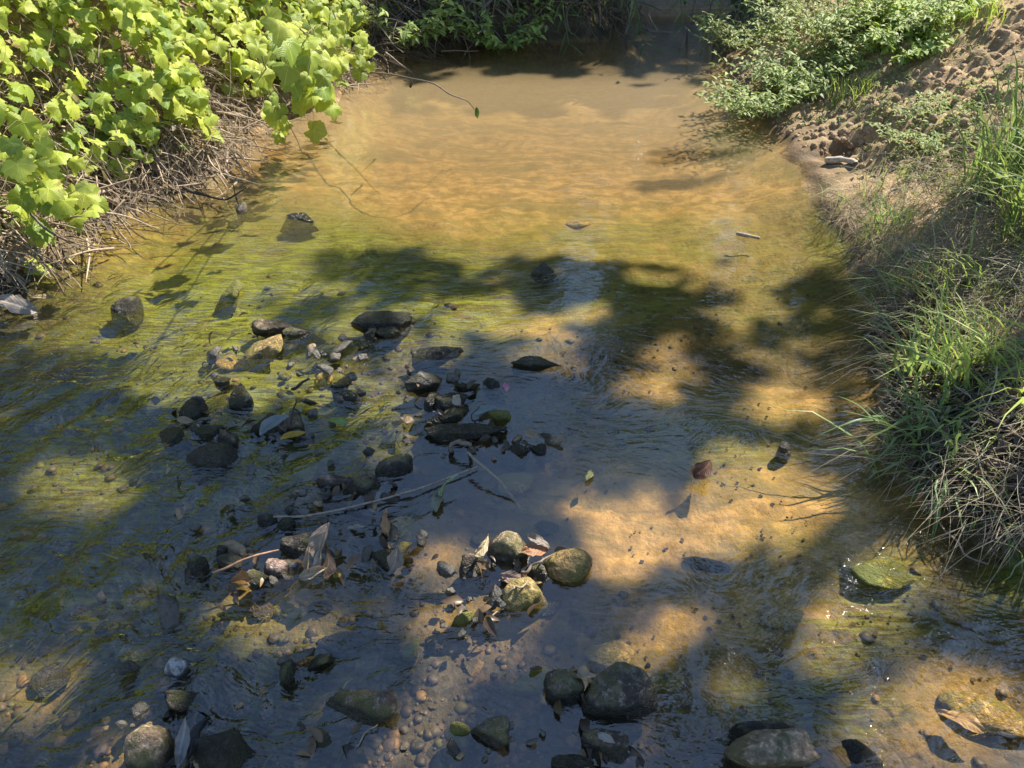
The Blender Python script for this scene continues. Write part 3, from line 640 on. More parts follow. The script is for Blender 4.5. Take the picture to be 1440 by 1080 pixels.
def stems_to(L, base, mat, parent, name='stems', r=.0016):
    N = len(L); t = np.linspace(0, 1, 6)[None, :, None]; P = base[:, None] * (1 - t) + L[:, None] * t
    P = P + np.array([0, 0, 1.]) * (np.sin(t * math.pi) * .12 * np.linalg.norm(L - base, axis=1)[:, None, None]) + rng.normal(size=(N, 6, 3)) * .012 * np.sin(t * math.pi)
    return tubes(name, P, np.full((N, 6), r) * np.linspace(1.6, .8, 6), mat, parent, 4)
th_root = at(150, 200, 0); th_root = np.array([-2.7, 4.2, .5])
vine = empty("grapevine", th_root, 'huge bright green vine thicket of lobed leaves covering the left bank', 'vine', 'wild vines on the left bank')
N = 32000; x = rng.uniform(-5.5, .2, N); y = rng.uniform(1.9, 6.2, N); d, ll_, _ = bank_d(x, y)
edge = np.interp(y, [2.0, 2.5, 3.1, 3.6, 4.4, 5.2, 6], [.40, .22, .10, .08, .0, .0, .2]) + .16 * fbm(x * 2.5, y * 2.5, 0, 3, 90)
m = ll_ & (d > edge) & (y < 5.9 + .0 * x); x, y, d = x[m], y[m], d[m]
layer = rng.choice([0, -.14, -.3], len(x), p=[.62, .25, .13])
zz = bush_z(d - edge[m] * .6) + .30 * fbm(x * 1.8, y * 1.8, 0, 4, 91) + layer + rng.normal(size=len(x)) * .05
m = zz > .16; x, y, d, zz = x[m], y[m], d[m], zz[m]
hol = fbm(x * 2.6, y * 2.6, zz * 2.6, 3, 95); m = (hol < .31); x, y, d, zz = x[m], y[m], d[m], zz[m]
L = np.column_stack([x, y, zz])
out = np.array([.62, -.25, .75]); nrm = rdir(len(L)) * .62 + out; tip = rdir(len(L)) * .7 + np.array([.5, -.3, -.8])
size = rng.uniform(.045, .10, len(L)) * np.where(rng.random(len(L)) < .25, .7, 1)
yel = rng.random(len(L)) < .02
leaves_mesh(L[~yel], nrm[~yel], tip[~yel], size[~yel], M_VINE, vine); leaves_mesh(L[yel], nrm[yel], tip[yel], size[yel], M_YEL, vine, 'yellow_leaves')
k = rng.choice(len(L), 500, replace=False); base = L[k] + np.column_stack([rng.normal(size=500) * .2 - .2, rng.normal(size=500) * .25 + .15, -rng.uniform(.15, .45, 500)])
stems_to(L[k], base, M_GSTEM, vine)
def small_vine(label, pts, n, sz, spread, seed, name='vine_shoot', drop=.6, yf=.0):
    pts = np.array(pts, float); o = empty(name, pts[0], label, 'vine', 'wild vines on the left bank')
    t = rng.random(n) * (len(pts) - 1); P = np.stack([catmull(pts[:, q], t) for q in range(3)], 1) + rng.normal(size=(n, 3)) * spread
    nr = rdir(n) * .5 + np.array([.35, -.55, .7]); tp = rdir(n) * .6 + np.array([.2, -.3, -drop])
    leaves_mesh(P, nr, tp, rng.uniform(sz * .65, sz * 1.25, n), M_VINE, o, seeds=seed)
    tube('stem', pts, .003, .0015, M_GSTEM, o, 6, .01)
    c = np.stack([catmull(pts[:, q], t) for q in range(3)], 1); 
    for q in range(n): stems_to(P[q:q + 1], c[q:q + 1], M_GSTEM, o, 'leaf_stalk', .0009)
    return o
small_vine('low cluster of vine leaves drooping over the brush at the left edge', [at(-60, 180, .55), at(20, 235, .45), at(90, 270, .3), at(60, 290, .25)], 60, .085, .08, 4)
small_vine('slender vine shoot hanging its two last leaves just above the water', [at(360, 60, .7), at(385, 120, .45), at(392, 170, .2), at(400, 205, .04)], 11, .085, .025, 8)
small_vine('vine shoot with small round leaves reaching right over the far brush', [at(420, 40, .9), at(450, 55, .6), at(480, 68, .45), at(508, 76, .38)], 40, .075, .08, 12)
small_vine('drooping vine spray with large pale leaves beside the water, right end of thicket', [at(395, 40, .8), at(425, 90, .5), at(438, 125, .35), at(440, 150, .2)], 34, .11, .055, 2)
# small sprig at the left edge near the water
def herb(label, c, rad, hgt, n, leaf=(.03, .012), mat=None, seed=0, name='leafy_herb', cat='plant', group=None, lean=(0, 0), per=16, up=.9):
    o = empty(name, c, label, cat, group); K = 7
    a = rng.uniform(0, 2 * math.pi, n); r0 = np.sqrt(rng.random(n)) * rad * .6
    B = np.column_stack([np.cos(a) * r0, np.sin(a) * r0, np.zeros(n)]); B += c
    B[:, 2] = np.maximum(ground_z(B[:, 0], B[:, 1]), -.02) - .01
    H = hgt * rng.uniform(.5, 1.1, n); dirv = np.column_stack([np.cos(a) * rad * .7 + lean[0] * H, np.sin(a) * rad * .7 + lean[1] * H, H * up]) * (1 + .15 * rng.normal(size=(n, 1)))
    t = np.linspace(0, 1, K)[None, :, None]; P = B[:, None] + dirv[:, None] * t; P[:, :, 2] -= (t[..., 0] ** 2) * H[:, None] * .25; P += rng.normal(size=P.shape) * .008
    tubes('stems', P, np.full((n, K), .0018) * np.linspace(1.3, .6, K), M_GSTEM, o, 4)
    M_ = n * per; si = np.repeat(np.arange(n), per); tt = np.tile(np.linspace(.15, 1, per), n) + rng.normal(size=M_) * .03; tt = np.clip(tt, 0, 1) * (K - 1); i0 = np.minimum(tt.astype(int), K - 2); f = (tt - i0)[:, None]
    L = P[si, i0] * (1 - f) + P[si, i0 + 1] * f; ax = P[si, i0 + 1] - P[si, i0]
    ang = np.tile(np.arange(per) * 2.4, n) + rng.random(M_) * .6; ra = np.column_stack([np.cos(ang), np.sin(ang), .25 + .3 * rng.random(M_)])
    tip = ra + ax / (np.linalg.norm(ax, axis=1, keepdims=True) + 1e-6) * .5; nr = np.array([.1, -.2, 1.]) + rdir(M_) * .5
    tv, tf, uv = blade_leaf(leaf[1] / leaf[0], 4, .2, .35)
    scatter('leaves', tv, tf, frames(nr, tip, leaf[0] * rng.uniform(.7, 1.4, M_)), L, mat, o, uv)
    return o
M_HERB = leaf_mat('herb_leaf_pale', (.22, .30, .08), (.38, .45, .16), (.30, .40, .08), .35, .42, 1)
M_HERB2 = leaf_mat('herb_leaf_bright', (.26, .38, .07), (.42, .50, .14), None, .4, .5, 1)
M_DARKLEAF = leaf_mat('dark_leaf', (.035, .07, .015), (.08, .14, .03), (.14, .2, .05), .35, .4, 1)
herb('sprig of dark green leaves low at the left edge of the brush', at(30, 350, .02), .08, .16, 6, (.05, .02), M_DARKLEAF, per=7)

# ------------------------------------------------------------------ dead brush at the foot of the vines
def brush(name, label, pts, n, ln, rad, zr, spread, mat, K=7, curl=.35, down=.3, inland=(-.6, .35)):
    pts = np.array(pts, float); t = rng.random(n) * (len(pts) - 1)
    B = np.stack([np.interp(t, np.arange(len(pts)), pts[:, q]) for q in range(2)], 1) + rng.normal(size=(n, 2)) * spread
    w = rng.random(n) ** 1.3; B += np.array(inland) * w[:, None] * .75
    z0 = np.maximum(ground_z(B[:, 0], B[:, 1]), 0) + rng.uniform(zr[0], zr[1], n) * (.35 + w)
    P = np.zeros((n, K, 3)); P[:, 0] = np.column_stack([B, z0]); dr = rdir(n) * np.array([1, 1, .55]) + np.array([.25, -.25, -down]); dr /= np.linalg.norm(dr, axis=1, keepdims=True)
    st = (ln * rng.uniform(.4, 1.3, n) / K)[:, None]
    for k in range(1, K):
        dr = dr + rng.normal(size=(n, 3)) * curl * .5; dr[:, 2] -= .05; dr /= np.linalg.norm(dr, axis=1, keepdims=True)
        P[:, k] = P[:, k - 1] + dr * st; g = np.maximum(P[:, k, 2], -.02); P[:, k, 2] = g
    rr = rad * (.3 + 2.4 * rng.random((n, 1)) ** 3) * np.linspace(1.2, .5, K)[None]
    o = tubes(name, P, rr, mat, None, 5 if rad > .003 else 4); tag(o, label, 'brush', kind='stuff'); return o
LP = [tuple(at(*p)[:2]) for p in [(-40, 420), (40, 385), (110, 345), (190, 290), (260, 262), (320, 238), (345, 195), (400, 150), (470, 128), (500, 105)]]
brush('dead_brush', 'tangle of pale dead stems along the waterline under the vines', LP, 2300, .36, .0024, (.0, .16), .08, M_STEM, 7, .16)
brush('fine_dead_stems', 'mat of fine dry stalks hanging under the vine leaves', LP, 3600, .2, .0015, (.06, .4), .09, wood_mat('pale_straw', (.28, .21, .14), (.52, .43, .32)), 6, .22, .6)
# dry crumpled dead leaves caught in the brush
tvd, tfd, uvd = blade_leaf(.5, 4, .9, 1.2)
n = 1300; t = rng.random(n) * (len(LP) - 1); LPa = np.array(LP); B = np.stack([np.interp(t, np.arange(len(LP)), LPa[:, q]) for q in range(2)], 1) + rng.normal(size=(n, 2)) * .06; w = rng.random(n); B += np.array([-.6, .35]) * w[:, None] * .8
B3 = np.column_stack([B, np.maximum(ground_z(B[:, 0], B[:, 1]), 0) + .02 + .32 * rng.random(n) * (.2 + w)])
o = scatter('dry_leaf_litter', tvd, tfd, frames(rdir(n), rdir(n), rng.uniform(.02, .06, n)), B3, leaf_mat('dry_leaf', (.30, .22, .14), (.52, .43, .32), (.2, .12, .06), .2, .7), None, uvd); tag(o, 'curled dry leaves caught in the dead brush', 'leaf litter', kind='stuff')
def branch(label, pts, r0, r1, mat=M_TWIG, name='dead_branch', group='sticks and twigs', wob=.008, side=None, cat='branch', seed=0):
    o = tube(name, [tuple(p) for p in pts], r0, r1, mat, None, 8, wob, 6, seed); tag(o, label, cat, group); return o
branch('dark crooked root curling out of the brush into the water', [at(255, 262, .08), at(285, 272, .04), at(315, 280, .01), at(345, 262, .05)], .009, .003, M_DARKT)
branch('long pale stick lying along the front of the brush', [at(130, 262, .14), at(165, 285, .08), at(200, 300, .02)], .006, .004, M_STEM)
branch('bare grey stick sloping down from the thicket to the water at the left', [at(40, 300, .3), at(90, 335, .16), at(140, 352, .0)], .005, .003, M_TWIG)
branch('thin pale stalk arching over the water below the hanging vine shoot', [at(385, 140, .3), at(405, 170, .2), at(420, 205, .05), at(438, 222, .0)], .0025, .0015, M_STEM)
branch('forked dark twig standing behind the tiny purplish stone', [at(338, 290, .0), at(332, 275, .04), at(325, 258, .1)], .004, .002, M_DARKT)
o = empty('overhanging_twig', at(520, 100, .25), 'long thin bare twig arching over the sandy pool with one leaf at its tip', 'twig', 'sticks and twigs')
tube('stalk', [at(488, 96, .28), at(560, 104, .38), at(618, 122, .42), at(655, 140, .34), at(670, 152, .25)], .0042, .002, M_TWIG, o, 8, .012)
tube('side_twig', [at(575, 108, .38), at(579, 116, .33), at(577, 122, .3)], .004, .006, M_DARKT, o)
tv, tf, uv = blade_leaf(.35, 6, .2, .5); scatter('tip_leaf', tv, tf, frames(np.array([[.3, -1, .2], [.5, -.8, .3]]), np.array([[.05, 0, -1.], [-.2, .1, -1.]]), np.array([.06, .045])), np.array([at(670, 150, .26), at(669, 151, .26)]), M_DARKLEAF, o, uv)

# ------------------------------------------------------------------ right bank grass
def blades(name, B, ln, wd, mat, lean=None, droop=.5, parent=None, segs=6, spread=.5):
    n = len(B); a = rng.uniform(0, 2 * math.pi, n); hd = np.column_stack([np.cos(a), np.sin(a), np.zeros(n)]) * spread * rng.random((n, 1)) ** .6
    if lean is not None: hd = hd + np.array([*lean, 0])
    ln = np.asarray(ln) * np.ones(n); wd = np.asarray(wd) * np.ones(n)
    t = np.linspace(0, 1, segs + 1)[None, :, None]; dz = np.array([0, 0, 1.]); dr = droop * rng.uniform(.4, 1.5, n)[:, None, None]
    C = B[:, None] + ln[:, None, None] * (dz * (t - dr * t ** 2.2) + hd[:, None] * (t * .45 + t ** 2 * .8)) + rng.normal(size=(n, segs + 1, 3)) * (ln * .012)[:, None, None]
    sd = np.column_stack([-hd[:, 1], hd[:, 0], np.zeros(n)]) + rng.normal(size=(n, 3)) * .25; sd /= np.linalg.norm(sd, axis=1, keepdims=True) + 1e-6
    prof = np.clip(np.array([.45 + 1.1 * q if q < .3 else (1 - q) ** .75 * 1.1 for q in np.linspace(0, 1, segs + 1)]), .03, 1)[None, :, None]
    W = sd[:, None] * prof * wd[:, None, None] * .5; up = np.array([0, 0, 1.]) * prof * wd[:, None, None] * .18
    V = np.stack([C - W + up, C, C + W + up], 2); idx = np.arange(n * (segs + 1) * 3).reshape(n, segs + 1, 3)
    q1 = np.stack([idx[:, :-1, 0], idx[:, :-1, 1], idx[:, 1:, 1], idx[:, 1:, 0]], -1); q2 = np.stack([idx[:, :-1, 1], idx[:, :-1, 2], idx[:, 1:, 2], idx[:, 1:, 1]], -1)
    me = mesh_quads(name, V.reshape(-1, 3), np.concatenate([q1.reshape(-1, 4), q2.reshape(-1, 4)])); return link_mesh(name, me, mat, parent)
M_GRASS = leaf_mat('grass_green', (.19, .27, .07), (.34, .42, .15), (.40, .42, .16), .4, .42)
M_GRASSB = leaf_mat('grass_broad', (.18, .28, .09), (.33, .42, .18), None, .42, .38)
M_GRASSY = leaf_mat('grass_yellow_green', (.30, .42, .08), (.46, .52, .14), None, .45, .5)  # lighter, yellower green than the other live grass
M_STRAW = leaf_mat('grass_dead', (.32, .26, .17), (.54, .46, .32), (.16, .12, .07), .25, .7)
def pts_in(n, poly, seed=0):
    """random ground points whose image falls in the polygon"""
    poly = np.array(poly, float); x0, y0 = poly.min(0); x1, y1 = poly.max(0); out = []
    while len(out) < n:
        px, py = rng.uniform(x0, x1), rng.uniform(y0, y1); c = False; j = len(poly) - 1
        for i in range(len(poly)):
            if (poly[i, 1] > py) != (poly[j, 1] > py) and px < (poly[j, 0] - poly[i, 0]) * (py - poly[i, 1]) / (poly[j, 1] - poly[i, 1]) + poly[i, 0]: c = not c
            j = i
        if c: out.append((px, py))
    out = np.array(out); k = len(out)
    D = np.stack([(out[:, 0] - 720) / FOC, cp + (540 - out[:, 1]) / FOC * sp, -sp + (540 - out[:, 1]) / FOC * cp], 1)
    ts = np.linspace(.9, 11, 160); res = np.zeros((k, 3)); done = np.zeros(k, bool)
    for t in ts:
        P = D * t + np.array([0, 0, CH]); g = np.maximum(ground_z(P[:, 0], P[:, 1]), -.03); m = (~done) & (P[:, 2] <= g); res[m] = np.column_stack([P[m, 0], P[m, 1], g[m]]); done |= m
    return res[done]
RB = [(1150, 290), (1190, 330), (1225, 430), (1250, 520), (1255, 640), (1310, 705), (1390, 760), (1560, 800), (1560, 150), (1380, 200), (1260, 250)]
B = pts_in(2600, RB); B = B[fbm(B[:, 0] * 4, B[:, 1] * 4, 0, 3, 14) > -.12]
tag(blades('grass', B, rng.uniform(.05, .22, len(B)), rng.uniform(.002, .005, len(B)), M_GRASS, (-.25, -.1), .6), 'thin green grass growing through the straw on the right bank', 'grass', kind='stuff')
B = pts_in(4800, RB); tag(blades('dead_grass', B, rng.uniform(.07, .22, len(B)), rng.uniform(.0012, .003, len(B)), M_STRAW, (-.3, -.2), 1.2, spread=1.3), 'matted dry straw and dead grass on the right bank', 'dead grass', kind='stuff')
B = pts_in(1500, [(1100, 180), (1150, 290), (1300, 330), (1440, 250), (1440, 60), (1300, 60), (1180, 140)]); B = B[fbm(B[:, 0] * 5, B[:, 1] * 5, 0, 3, 15) > .02]
tag(blades('short_grass', B, rng.uniform(.02, .08, len(B)), rng.uniform(.0015, .003, len(B)), M_GRASSY, (-.1, 0), .7), 'sparse short grass on the crumbly upper right bank', 'grass', kind='stuff')
B = pts_in(1500, RB); n = len(B); Pk = np.zeros((n, 6, 3)); Pk[:, 0] = B + np.array([0, 0, 1]) * rng.uniform(0, .07, (n, 1)); dr = rdir(n) * np.array([1, 1, .35])
for k in range(1, 6): dr = dr + rng.normal(size=(n, 3)) * .25; dr /= np.linalg.norm(dr, axis=1, keepdims=True); Pk[:, k] = Pk[:, k - 1] + dr * rng.uniform(.012, .045, (n, 1)); Pk[:, k, 2] = np.maximum(Pk[:, k, 2], B[:, 2] + .004)
tag(tubes('dry_stalks', Pk, np.full((n, 6), .0012) * rng.uniform(.5, 1.6, (n, 1)), wood_mat('grey_straw', (.2, .15, .1), (.48, .41, .3))), 'loose grey dry stalks lying over the right bank', 'dead grass', kind='stuff')
def tuft(label, px, py, n, ln, wd, mat, lean=(0, 0), rad=.05, droop=.5, spread=.5, name='grass_tuft', group='grass tufts on the right bank', c=None):
    c = hit(px, py) if c is None else np.array(c, float); a = rng.uniform(0, 6.28, n); r = np.sqrt(rng.random(n)) * rad
    B = np.column_stack([c[0] + np.cos(a) * r, c[1] + np.sin(a) * r, np.zeros(n)]); B[:, 2] = np.maximum(ground_z(B[:, 0], B[:, 1]), -.05)
    o = blades(name, B, ln * rng.uniform(.45, 1.15, n), wd * rng.uniform(.6, 1.2, n), mat, lean, droop, None, 8, spread); tag(o, label, 'grass tuft', group)
    me = o.data; off = np.array([c[0], c[1], c[2]]); V = np.empty(len(me.vertices) * 3, np.float32); me.vertices.foreach_get('co', V); V = V.reshape(-1, 3) - off; me.vertices.foreach_set('co', V.astype(np.float32).ravel()); me.update(); o.location = tuple(off)
    return o
tuft('broad bladed grass tuft fanning out over the water, biggest on the bank edge', 1285, 640, 60, .33, 0.0165, M_GRASSB, (-.26, -.02), .10, .6, .6)
tuft('upright broad bladed tuft just behind the biggest fanning one', 1300, 560, 46, .34, 0.0165, M_GRASSB, (-.2, .1), .1, .3, .5)
tuft('tuft of grass trailing straight down into the water below the fanning one', 1300, 690, 22, .24, 0.0150, M_GRASSB, (-.05, -.5), .04, 1.1, .35)
tuft('yellow green tuft with crossing blades at the right edge, mid height', 1400, 560, 60, .34, 0.0135, M_GRASSY, (-.35, .1), .14, .45, .7)
tuft('single hanging green sprig at the lower right waterline', 1372, 745, 9, .2, 0.0165, M_GRASSB, (0, -.2), .02, .8, .3)
tuft('small green tuft near the right bottom corner', 1440, 785, 26, .16, .009, M_GRASSB, (-.3, -.1), .05, .5, .6)
tuft('tall dark green reed clump with long blades at the upper right edge', 1420, 260, 130, .62, 0.0180, M_GRASSB, (-.12, -.05), .16, .3, .38)
tuft('tall bright reed clump leaning in at the very right edge', 1470, 330, 120, .55, 0.0180, M_GRASS, (-.35, .0), .18, .4, .45)
tuft('thin grass tuft amid the straw, nearest the clod ledge', 1240, 330, 46, .22, 0.0105, M_GRASSB, (-.2, 0), .08, .4, .6)
tuft('thin grass tuft overhanging the waterline beside the small black stone', 1240, 425, 34, .2, 0.0105, M_GRASSB, (-.25, 0), .06, .6, .5)
tuft('leaning grass tuft in the middle of the straw slope', 1330, 420, 50, .3, 0.0120, M_GRASS, (-.3, 0), .12, .45, .6)
tuft('dense grass tuft between the two tall reed clumps and the water', 1350, 500, 55, .3, 0.0120, M_GRASS, (-.25, 0), .14, .45, .6)
tuft('light green tuft growing beside the herbs on the clod ledge', 1195, 135, 90, .16, .006, M_GRASSY, (0, 0), .12, .3, .5)
tuft('bright grass tuft at the top edge right of the herbs', 1345, 40, 90, .22, .008, M_GRASSY, (0, 0), .22, .3, .5)
HG = 'herbs on the right bank'
herb('low herb bush with small pale leaves spilling over the pool edge, nearest', at(1085, 150, .05), .24, .28, 85, (.036, .014), M_HERB, lean=(-.5, -.3), group=HG)
herb('small leaved herb bush right behind the one at the pool edge', hit(1135, 110), .28, .3, 90, (.034, .013), M_HERB, lean=(-.25, -.2), group=HG)
herb('herb bush on the pool edge farthest back, touching the dark water', hit(1065, 55), .3, .35, 70, (.034, .013), M_HERB, lean=(-.3, -.2), group=HG)
herb('tall herb bush at the top edge above the clod ledge', hit(1160, 45), .36, .42, 120, (.034, .013), M_HERB, lean=(-.1, -.2), group=HG)
herb('darker herb bush between the tall one and the sunny weeds', hit(1225, 60), .3, .36, 90, (.036, .014), M_HERB, lean=(0, -.2), group=HG)
herb('sunny yellow green weeds at the top of the right bank', hit(1290, 30), .3, .32, 80, (.045, .022), M_HERB2, lean=(0, -.1), group=HG)
herb('broad leaved pale weed in front of the sunny weeds', hit(1270, 75), .16, .2, 30, (.05, .028), M_HERB2, group=HG)
herb('low creeping herb patch on the bare soil under the reed clump', hit(1320, 175), .22, .09, 60, (.022, .009), M_HERB, group=HG)
herb('leafy green weeds overhanging the water at the far left corner', hit(560, 40), .4, .5, 90, (.05, .02), M_HERB2, group='herbs on the far bank', lean=(.1, -.3))
herb('green weeds among the dead brush in the middle of the far bank', hit(700, 30), .35, .4, 70, (.05, .02), M_HERB2, group='herbs on the far bank', lean=(0, -.3))
# soil clods lying loose on the ledge + driftwood
B = pts_in(1500, [(1000, 80), (1035, 60), (1230, 150), (1420, 10), (1440, 10), (1440, 200), (1300, 240), (1180, 240), (1100, 190)]); n = len(B)
tv, tf = ICO[2]; tv = tv * (1 + .35 * vnoise(tv[:, 0] * 2 + 5, tv[:, 1] * 2, tv[:, 2] * 2, 4))[:, None] * np.array([1.1, .9, .75])
T = NT('soil_clod'); g = T.n('NewGeometry'); nn = T.noise(g.outputs['Position'], 120, 4); M_CLOD = T.done(T.bsdf(col=T.mix(T.ramp(nn, .35, .7), T.mix(g.outputs['Random Per Island'], (.27, .19, .12), (.40, .31, .21)), (.17, .12, .07)), rough=.95, spec=.1, nrm=T.bump(nn, .8, .006)))
tag(scatter('soil_crumbs', tv, tf, frames(rdir(n), rdir(n), .004 + .017 * rng.random(n) ** 2.5), B, M_CLOD), 'crumbled brown clods of earth on the right bank ledge', 'soil', kind='stuff')
branch('pale weathered piece of driftwood at the foot of the clod ledge', [hit(1160, 232) + [0, 0, .02], hit(1182, 230) + [0, 0, .025], hit(1200, 236) + [0, 0, .015]], .017, .012, wood_mat('driftwood', (.42, .35, .26), (.5, .43, .34)), 'driftwood', wob=.01, cat='driftwood')
branch('flat tan sliver of wood lying on the water near the right bank', [at(1036, 328, .004), at(1052, 331, .006), at(1068, 335, .003)], .009, .006, M_STEM, 'wood_sliver', wob=.002, cat='wood')
branch('brown curved stalk lying in the water below the straw at the right', [at(1300, 695, .02), at(1325, 735, .02), at(1350, 770, .01), at(1385, 790, 0)], .003, .002, M_TWIG, 'stalk', cat='stalk')

# soggy leaves caught among the stones
tw = []; 
for x, y, rx, ry in [(300, 600, 60, 30), (395, 600, 40, 20), (625, 580, 40, 30), (690, 615, 60, 14), (340, 820, 60, 24), (440, 790, 40, 30), (555, 775, 40, 30), (730, 800, 60, 36), (680, 860, 40, 16), (280, 1030, 50, 30), (490, 690, 40, 14), (350, 480, 40, 16), (830, 975, 60, 24), (860, 1050, 40, 16), (460, 1040, 30, 14)]:
    for q in range(12): p = at(x + rng.normal() * rx * .7, y + rng.normal() * ry * .7, 0); tw.append([p[0], p[1], rng.uniform(-.006, .022)])
tw = np.array(tw); n = len(tw); lt, lf, lu = blade_leaf(.45, 5, .45, .5)
tag(scatter('soggy_leaves', lt, lf, frames(rdir(n, 1.3), rdir(n) * [1, 1, .3], rng.uniform(.02, .055, n)), tw, leaf_mat('soggy_leaf', (.035, .025, .016), (.17, .11, .06), (.28, .2, .11), .1, .35), None, lu), 'sodden brown leaves caught among the creek stones', 'leaf litter', kind='stuff')
# creeping weeds on the upper slope and dark mulch at the lower right
B = pts_in(5200, [(1100, 180), (1230, 190), (1300, 330), (1440, 250), (1440, 30), (1290, 60), (1180, 140)]); B = B[fbm(B[:, 0] * 3, B[:, 1] * 3, 0, 3, 16) > .04]; n = len(B)
tv, tf, uv = blade_leaf(.45, 3, .2, .3); tag(scatter('creeping_weeds', tv, tf, frames(rdir(n) * .5 + [0, 0, 1.], rdir(n, .2), rng.uniform(.008, .024, n)), B + [0, 0, .012], M_HERB, None, uv), 'small creeping weeds spreading over the crumbly upper right slope', 'weeds', kind='stuff')
B = pts_in(2600, [(1225, 480), (1260, 655), (1310, 720), (1390, 775), (1500, 790), (1500, 560), (1380, 560), (1300, 420)]); n = len(B)
tag(scatter('leaf_mulch', tvd, tfd, frames(rdir(n), rdir(n), rng.uniform(.015, .05, n)), B + [0, 0, .01] + rng.random((n, 1)) * [0, 0, .05], leaf_mat('mulch', (.06, .042, .03), (.19, .14, .10), None, .1, .7), None, uvd), 'dark rotting leaves and twigs packed at the lower right waterline', 'leaf litter', kind='stuff')
# ------------------------------------------------------------------ twigs and leaves among the stones
branch('thin straight pale twig lying on the water from the round cobbles rightwards', [at(384, 727, .012), at(450, 722, .012), at(520, 706, .01), at(600, 682, .008), at(672, 656, .006)], .0032, .0022, M_STEM, 'twig', wob=.003, cat='twig')
branch('short leaning brown twig pointing down from below the longest bar stone', [at(657, 636, .05), at(685, 660, .04), at(708, 683, .02), at(731, 713, -.01)], .0042, .0035, wood_mat('brown_twig', (.25, .2, .15), (.3, .25, .2)), 'twig', wob=.002, cat='twig')
branch('reddish twig propped on the small stones of the sunlit cluster', [at(298, 806, .02), at(335, 790, .03), at(365, 779, .035), at(391, 772, .03)], .0032, .0018, wood_mat('reddish_twig', (.3, .17, .1), (.38, .22, .14)), 'twig', wob=.003, cat='twig')
branch('thin curved stalk bent over the olive golden stone', [at(742, 818, .05), at(728, 824, .05), at(716, 830, .04), at(706, 850, .01), at(690, 872, 0)], .0022, .0015, M_STEM, 'stalk', cat='stalk')
branch('curled piece of grey bark arching in front of the longest bar stone', [at(634, 634, 0), at(636, 625, .03), at(646, 620, .045), at(658, 622, .04), at(668, 632, .0)], .007, .005, M_TWIG, 'bark_curl', cat='bark')
branch('thin dark stalks crossing in the water beside the pale floating leaf', [at(668, 592, .0), at(664, 584, .02), at(672, 572, .03), at(680, 566, .01)], .002, .0012, M_DARKT, 'stalk', cat='stalk')
branch('knobbly grey twig right of the big round sandy boulder', [at(733, 806, .02), at(748, 796, .04), at(760, 788, .05), at(774, 776, .03)], .004, .002, M_TWIG, 'twig', cat='twig')
branch('dark twig standing out of the leaf covered stone', [at(408, 598, .03), at(412, 580, .05), at(414, 562, .08)], .004, .002, M_DARKT, 'twig', cat='twig')
branch('dark stick slanting in the green water right of the black pointed stone', [at(408, 548, 0), at(424, 538, .01), at(433, 532, .02)], .005, .004, M_DARKT, 'stick', cat='stick')
branch('fine drifting straw near the small brown stone at the bottom', [at(498, 1050, .004), at(512, 1034, .006), at(528, 1018, .004)], .0014, .001, M_STEM, 'straw', cat='straw')
LG = 'fallen leaves in the creek'
def fleaf(label, px, py, ln, w, z, tipdir, nrm, c1, c2, curl=.3, fold=.4, segs=8, tipx=.0, transl=.2, name='fallen_leaf', rough=.5):
    c1, c2 = tuple(q * .75 for q in c1), tuple(q * .75 for q in c2); c = at(px, py, z); k = depth(c) / FOC; rs = np.random.default_rng(int(px * 3 + py)); G, Hh = 22, 10; o_ = rs.uniform(0, 40)
    t, u = np.meshgrid(np.linspace(0, 1, G + 1), np.linspace(-1, 1, Hh + 1), indexing='ij'); t, u = t.ravel(), u.ravel()
    hw = (w / ln) * .5 * np.sin(math.pi * np.clip(t, .0, 1) ** rs.uniform(.7, 1.1)) ** .8 * (1 + .16 * vnoise(t * 9, np.sign(u) * 3 + o_, 0, 3) + .10 * vnoise(t * 23, np.sign(u) * 3 + o_, 0, 5)) + .008
    wr = fbm(t * 4 + o_, u * 2, 0, 4, 12)
    tv = np.column_stack([tipx * t * t + u * hw + .05 * np.sin(t * 5 + o_) * (w / ln), t, -curl * t * t + fold * np.abs(u) ** 1.4 * hw + (.16 * wr + .07 * np.sin(t * 6 + u * 2 + o_)) * (.4 + .6 * abs(curl))])
    tv[:, 2] += curl * .5 * np.abs(u) ** 2 * hw * np.sin(t * 3 + o_); uv = np.column_stack([u * hw, t])
    idx = np.arange((G + 1) * (Hh + 1)).reshape(G + 1, Hh + 1); tf = np.stack([idx[:-1, :-1], idx[:-1, 1:], idx[1:, 1:], idx[1:, :-1]], -1).reshape(-1, 4)
    tv = tv - np.array([0, .5, tv[:, 2].mean()])
    # give the blade thickness
    n = len(tv); V = np.vstack([tv, tv - [0, 0, .012]]); F = np.vstack([tf, tf[:, ::-1] + n]); uv2 = np.vstack([uv, uv])
    M = frames(np.array([nrm], float), np.array([tipdir], float), np.array([ln * k]))[0]
    me = mesh_quads(name, V @ M.T, F, uv2); o = link_mesh(name, me, leaf_mat('leaf_' + str(int(px)), c1, c2, None, transl, rough, 1), origin=c); tag(o, label, 'leaf', LG); return o
fleaf('curled silvery dead leaf draped over the black stone', 383, 596, 44, 20, .075, (.5, .5, .35), (-.3, -.5, .9), (.20, .22, .21), (.32, .35, .33), .4, .5, rough=.4)
fleaf('bright yellow leaf floating by the brown block', 412, 612, 36, 11, .012, (.8, .35, .05), (0, -.3, 1), (.5, .30, .03), (.6, .4, .05), .15, .3)
fleaf('small fresh lime green leaf floating alone', 474, 592, 32, 13, .01, (-.9, .25, .0), (0, -.1, 1), (.25, .36, .08), (.32, .42, .11), .1, .2)
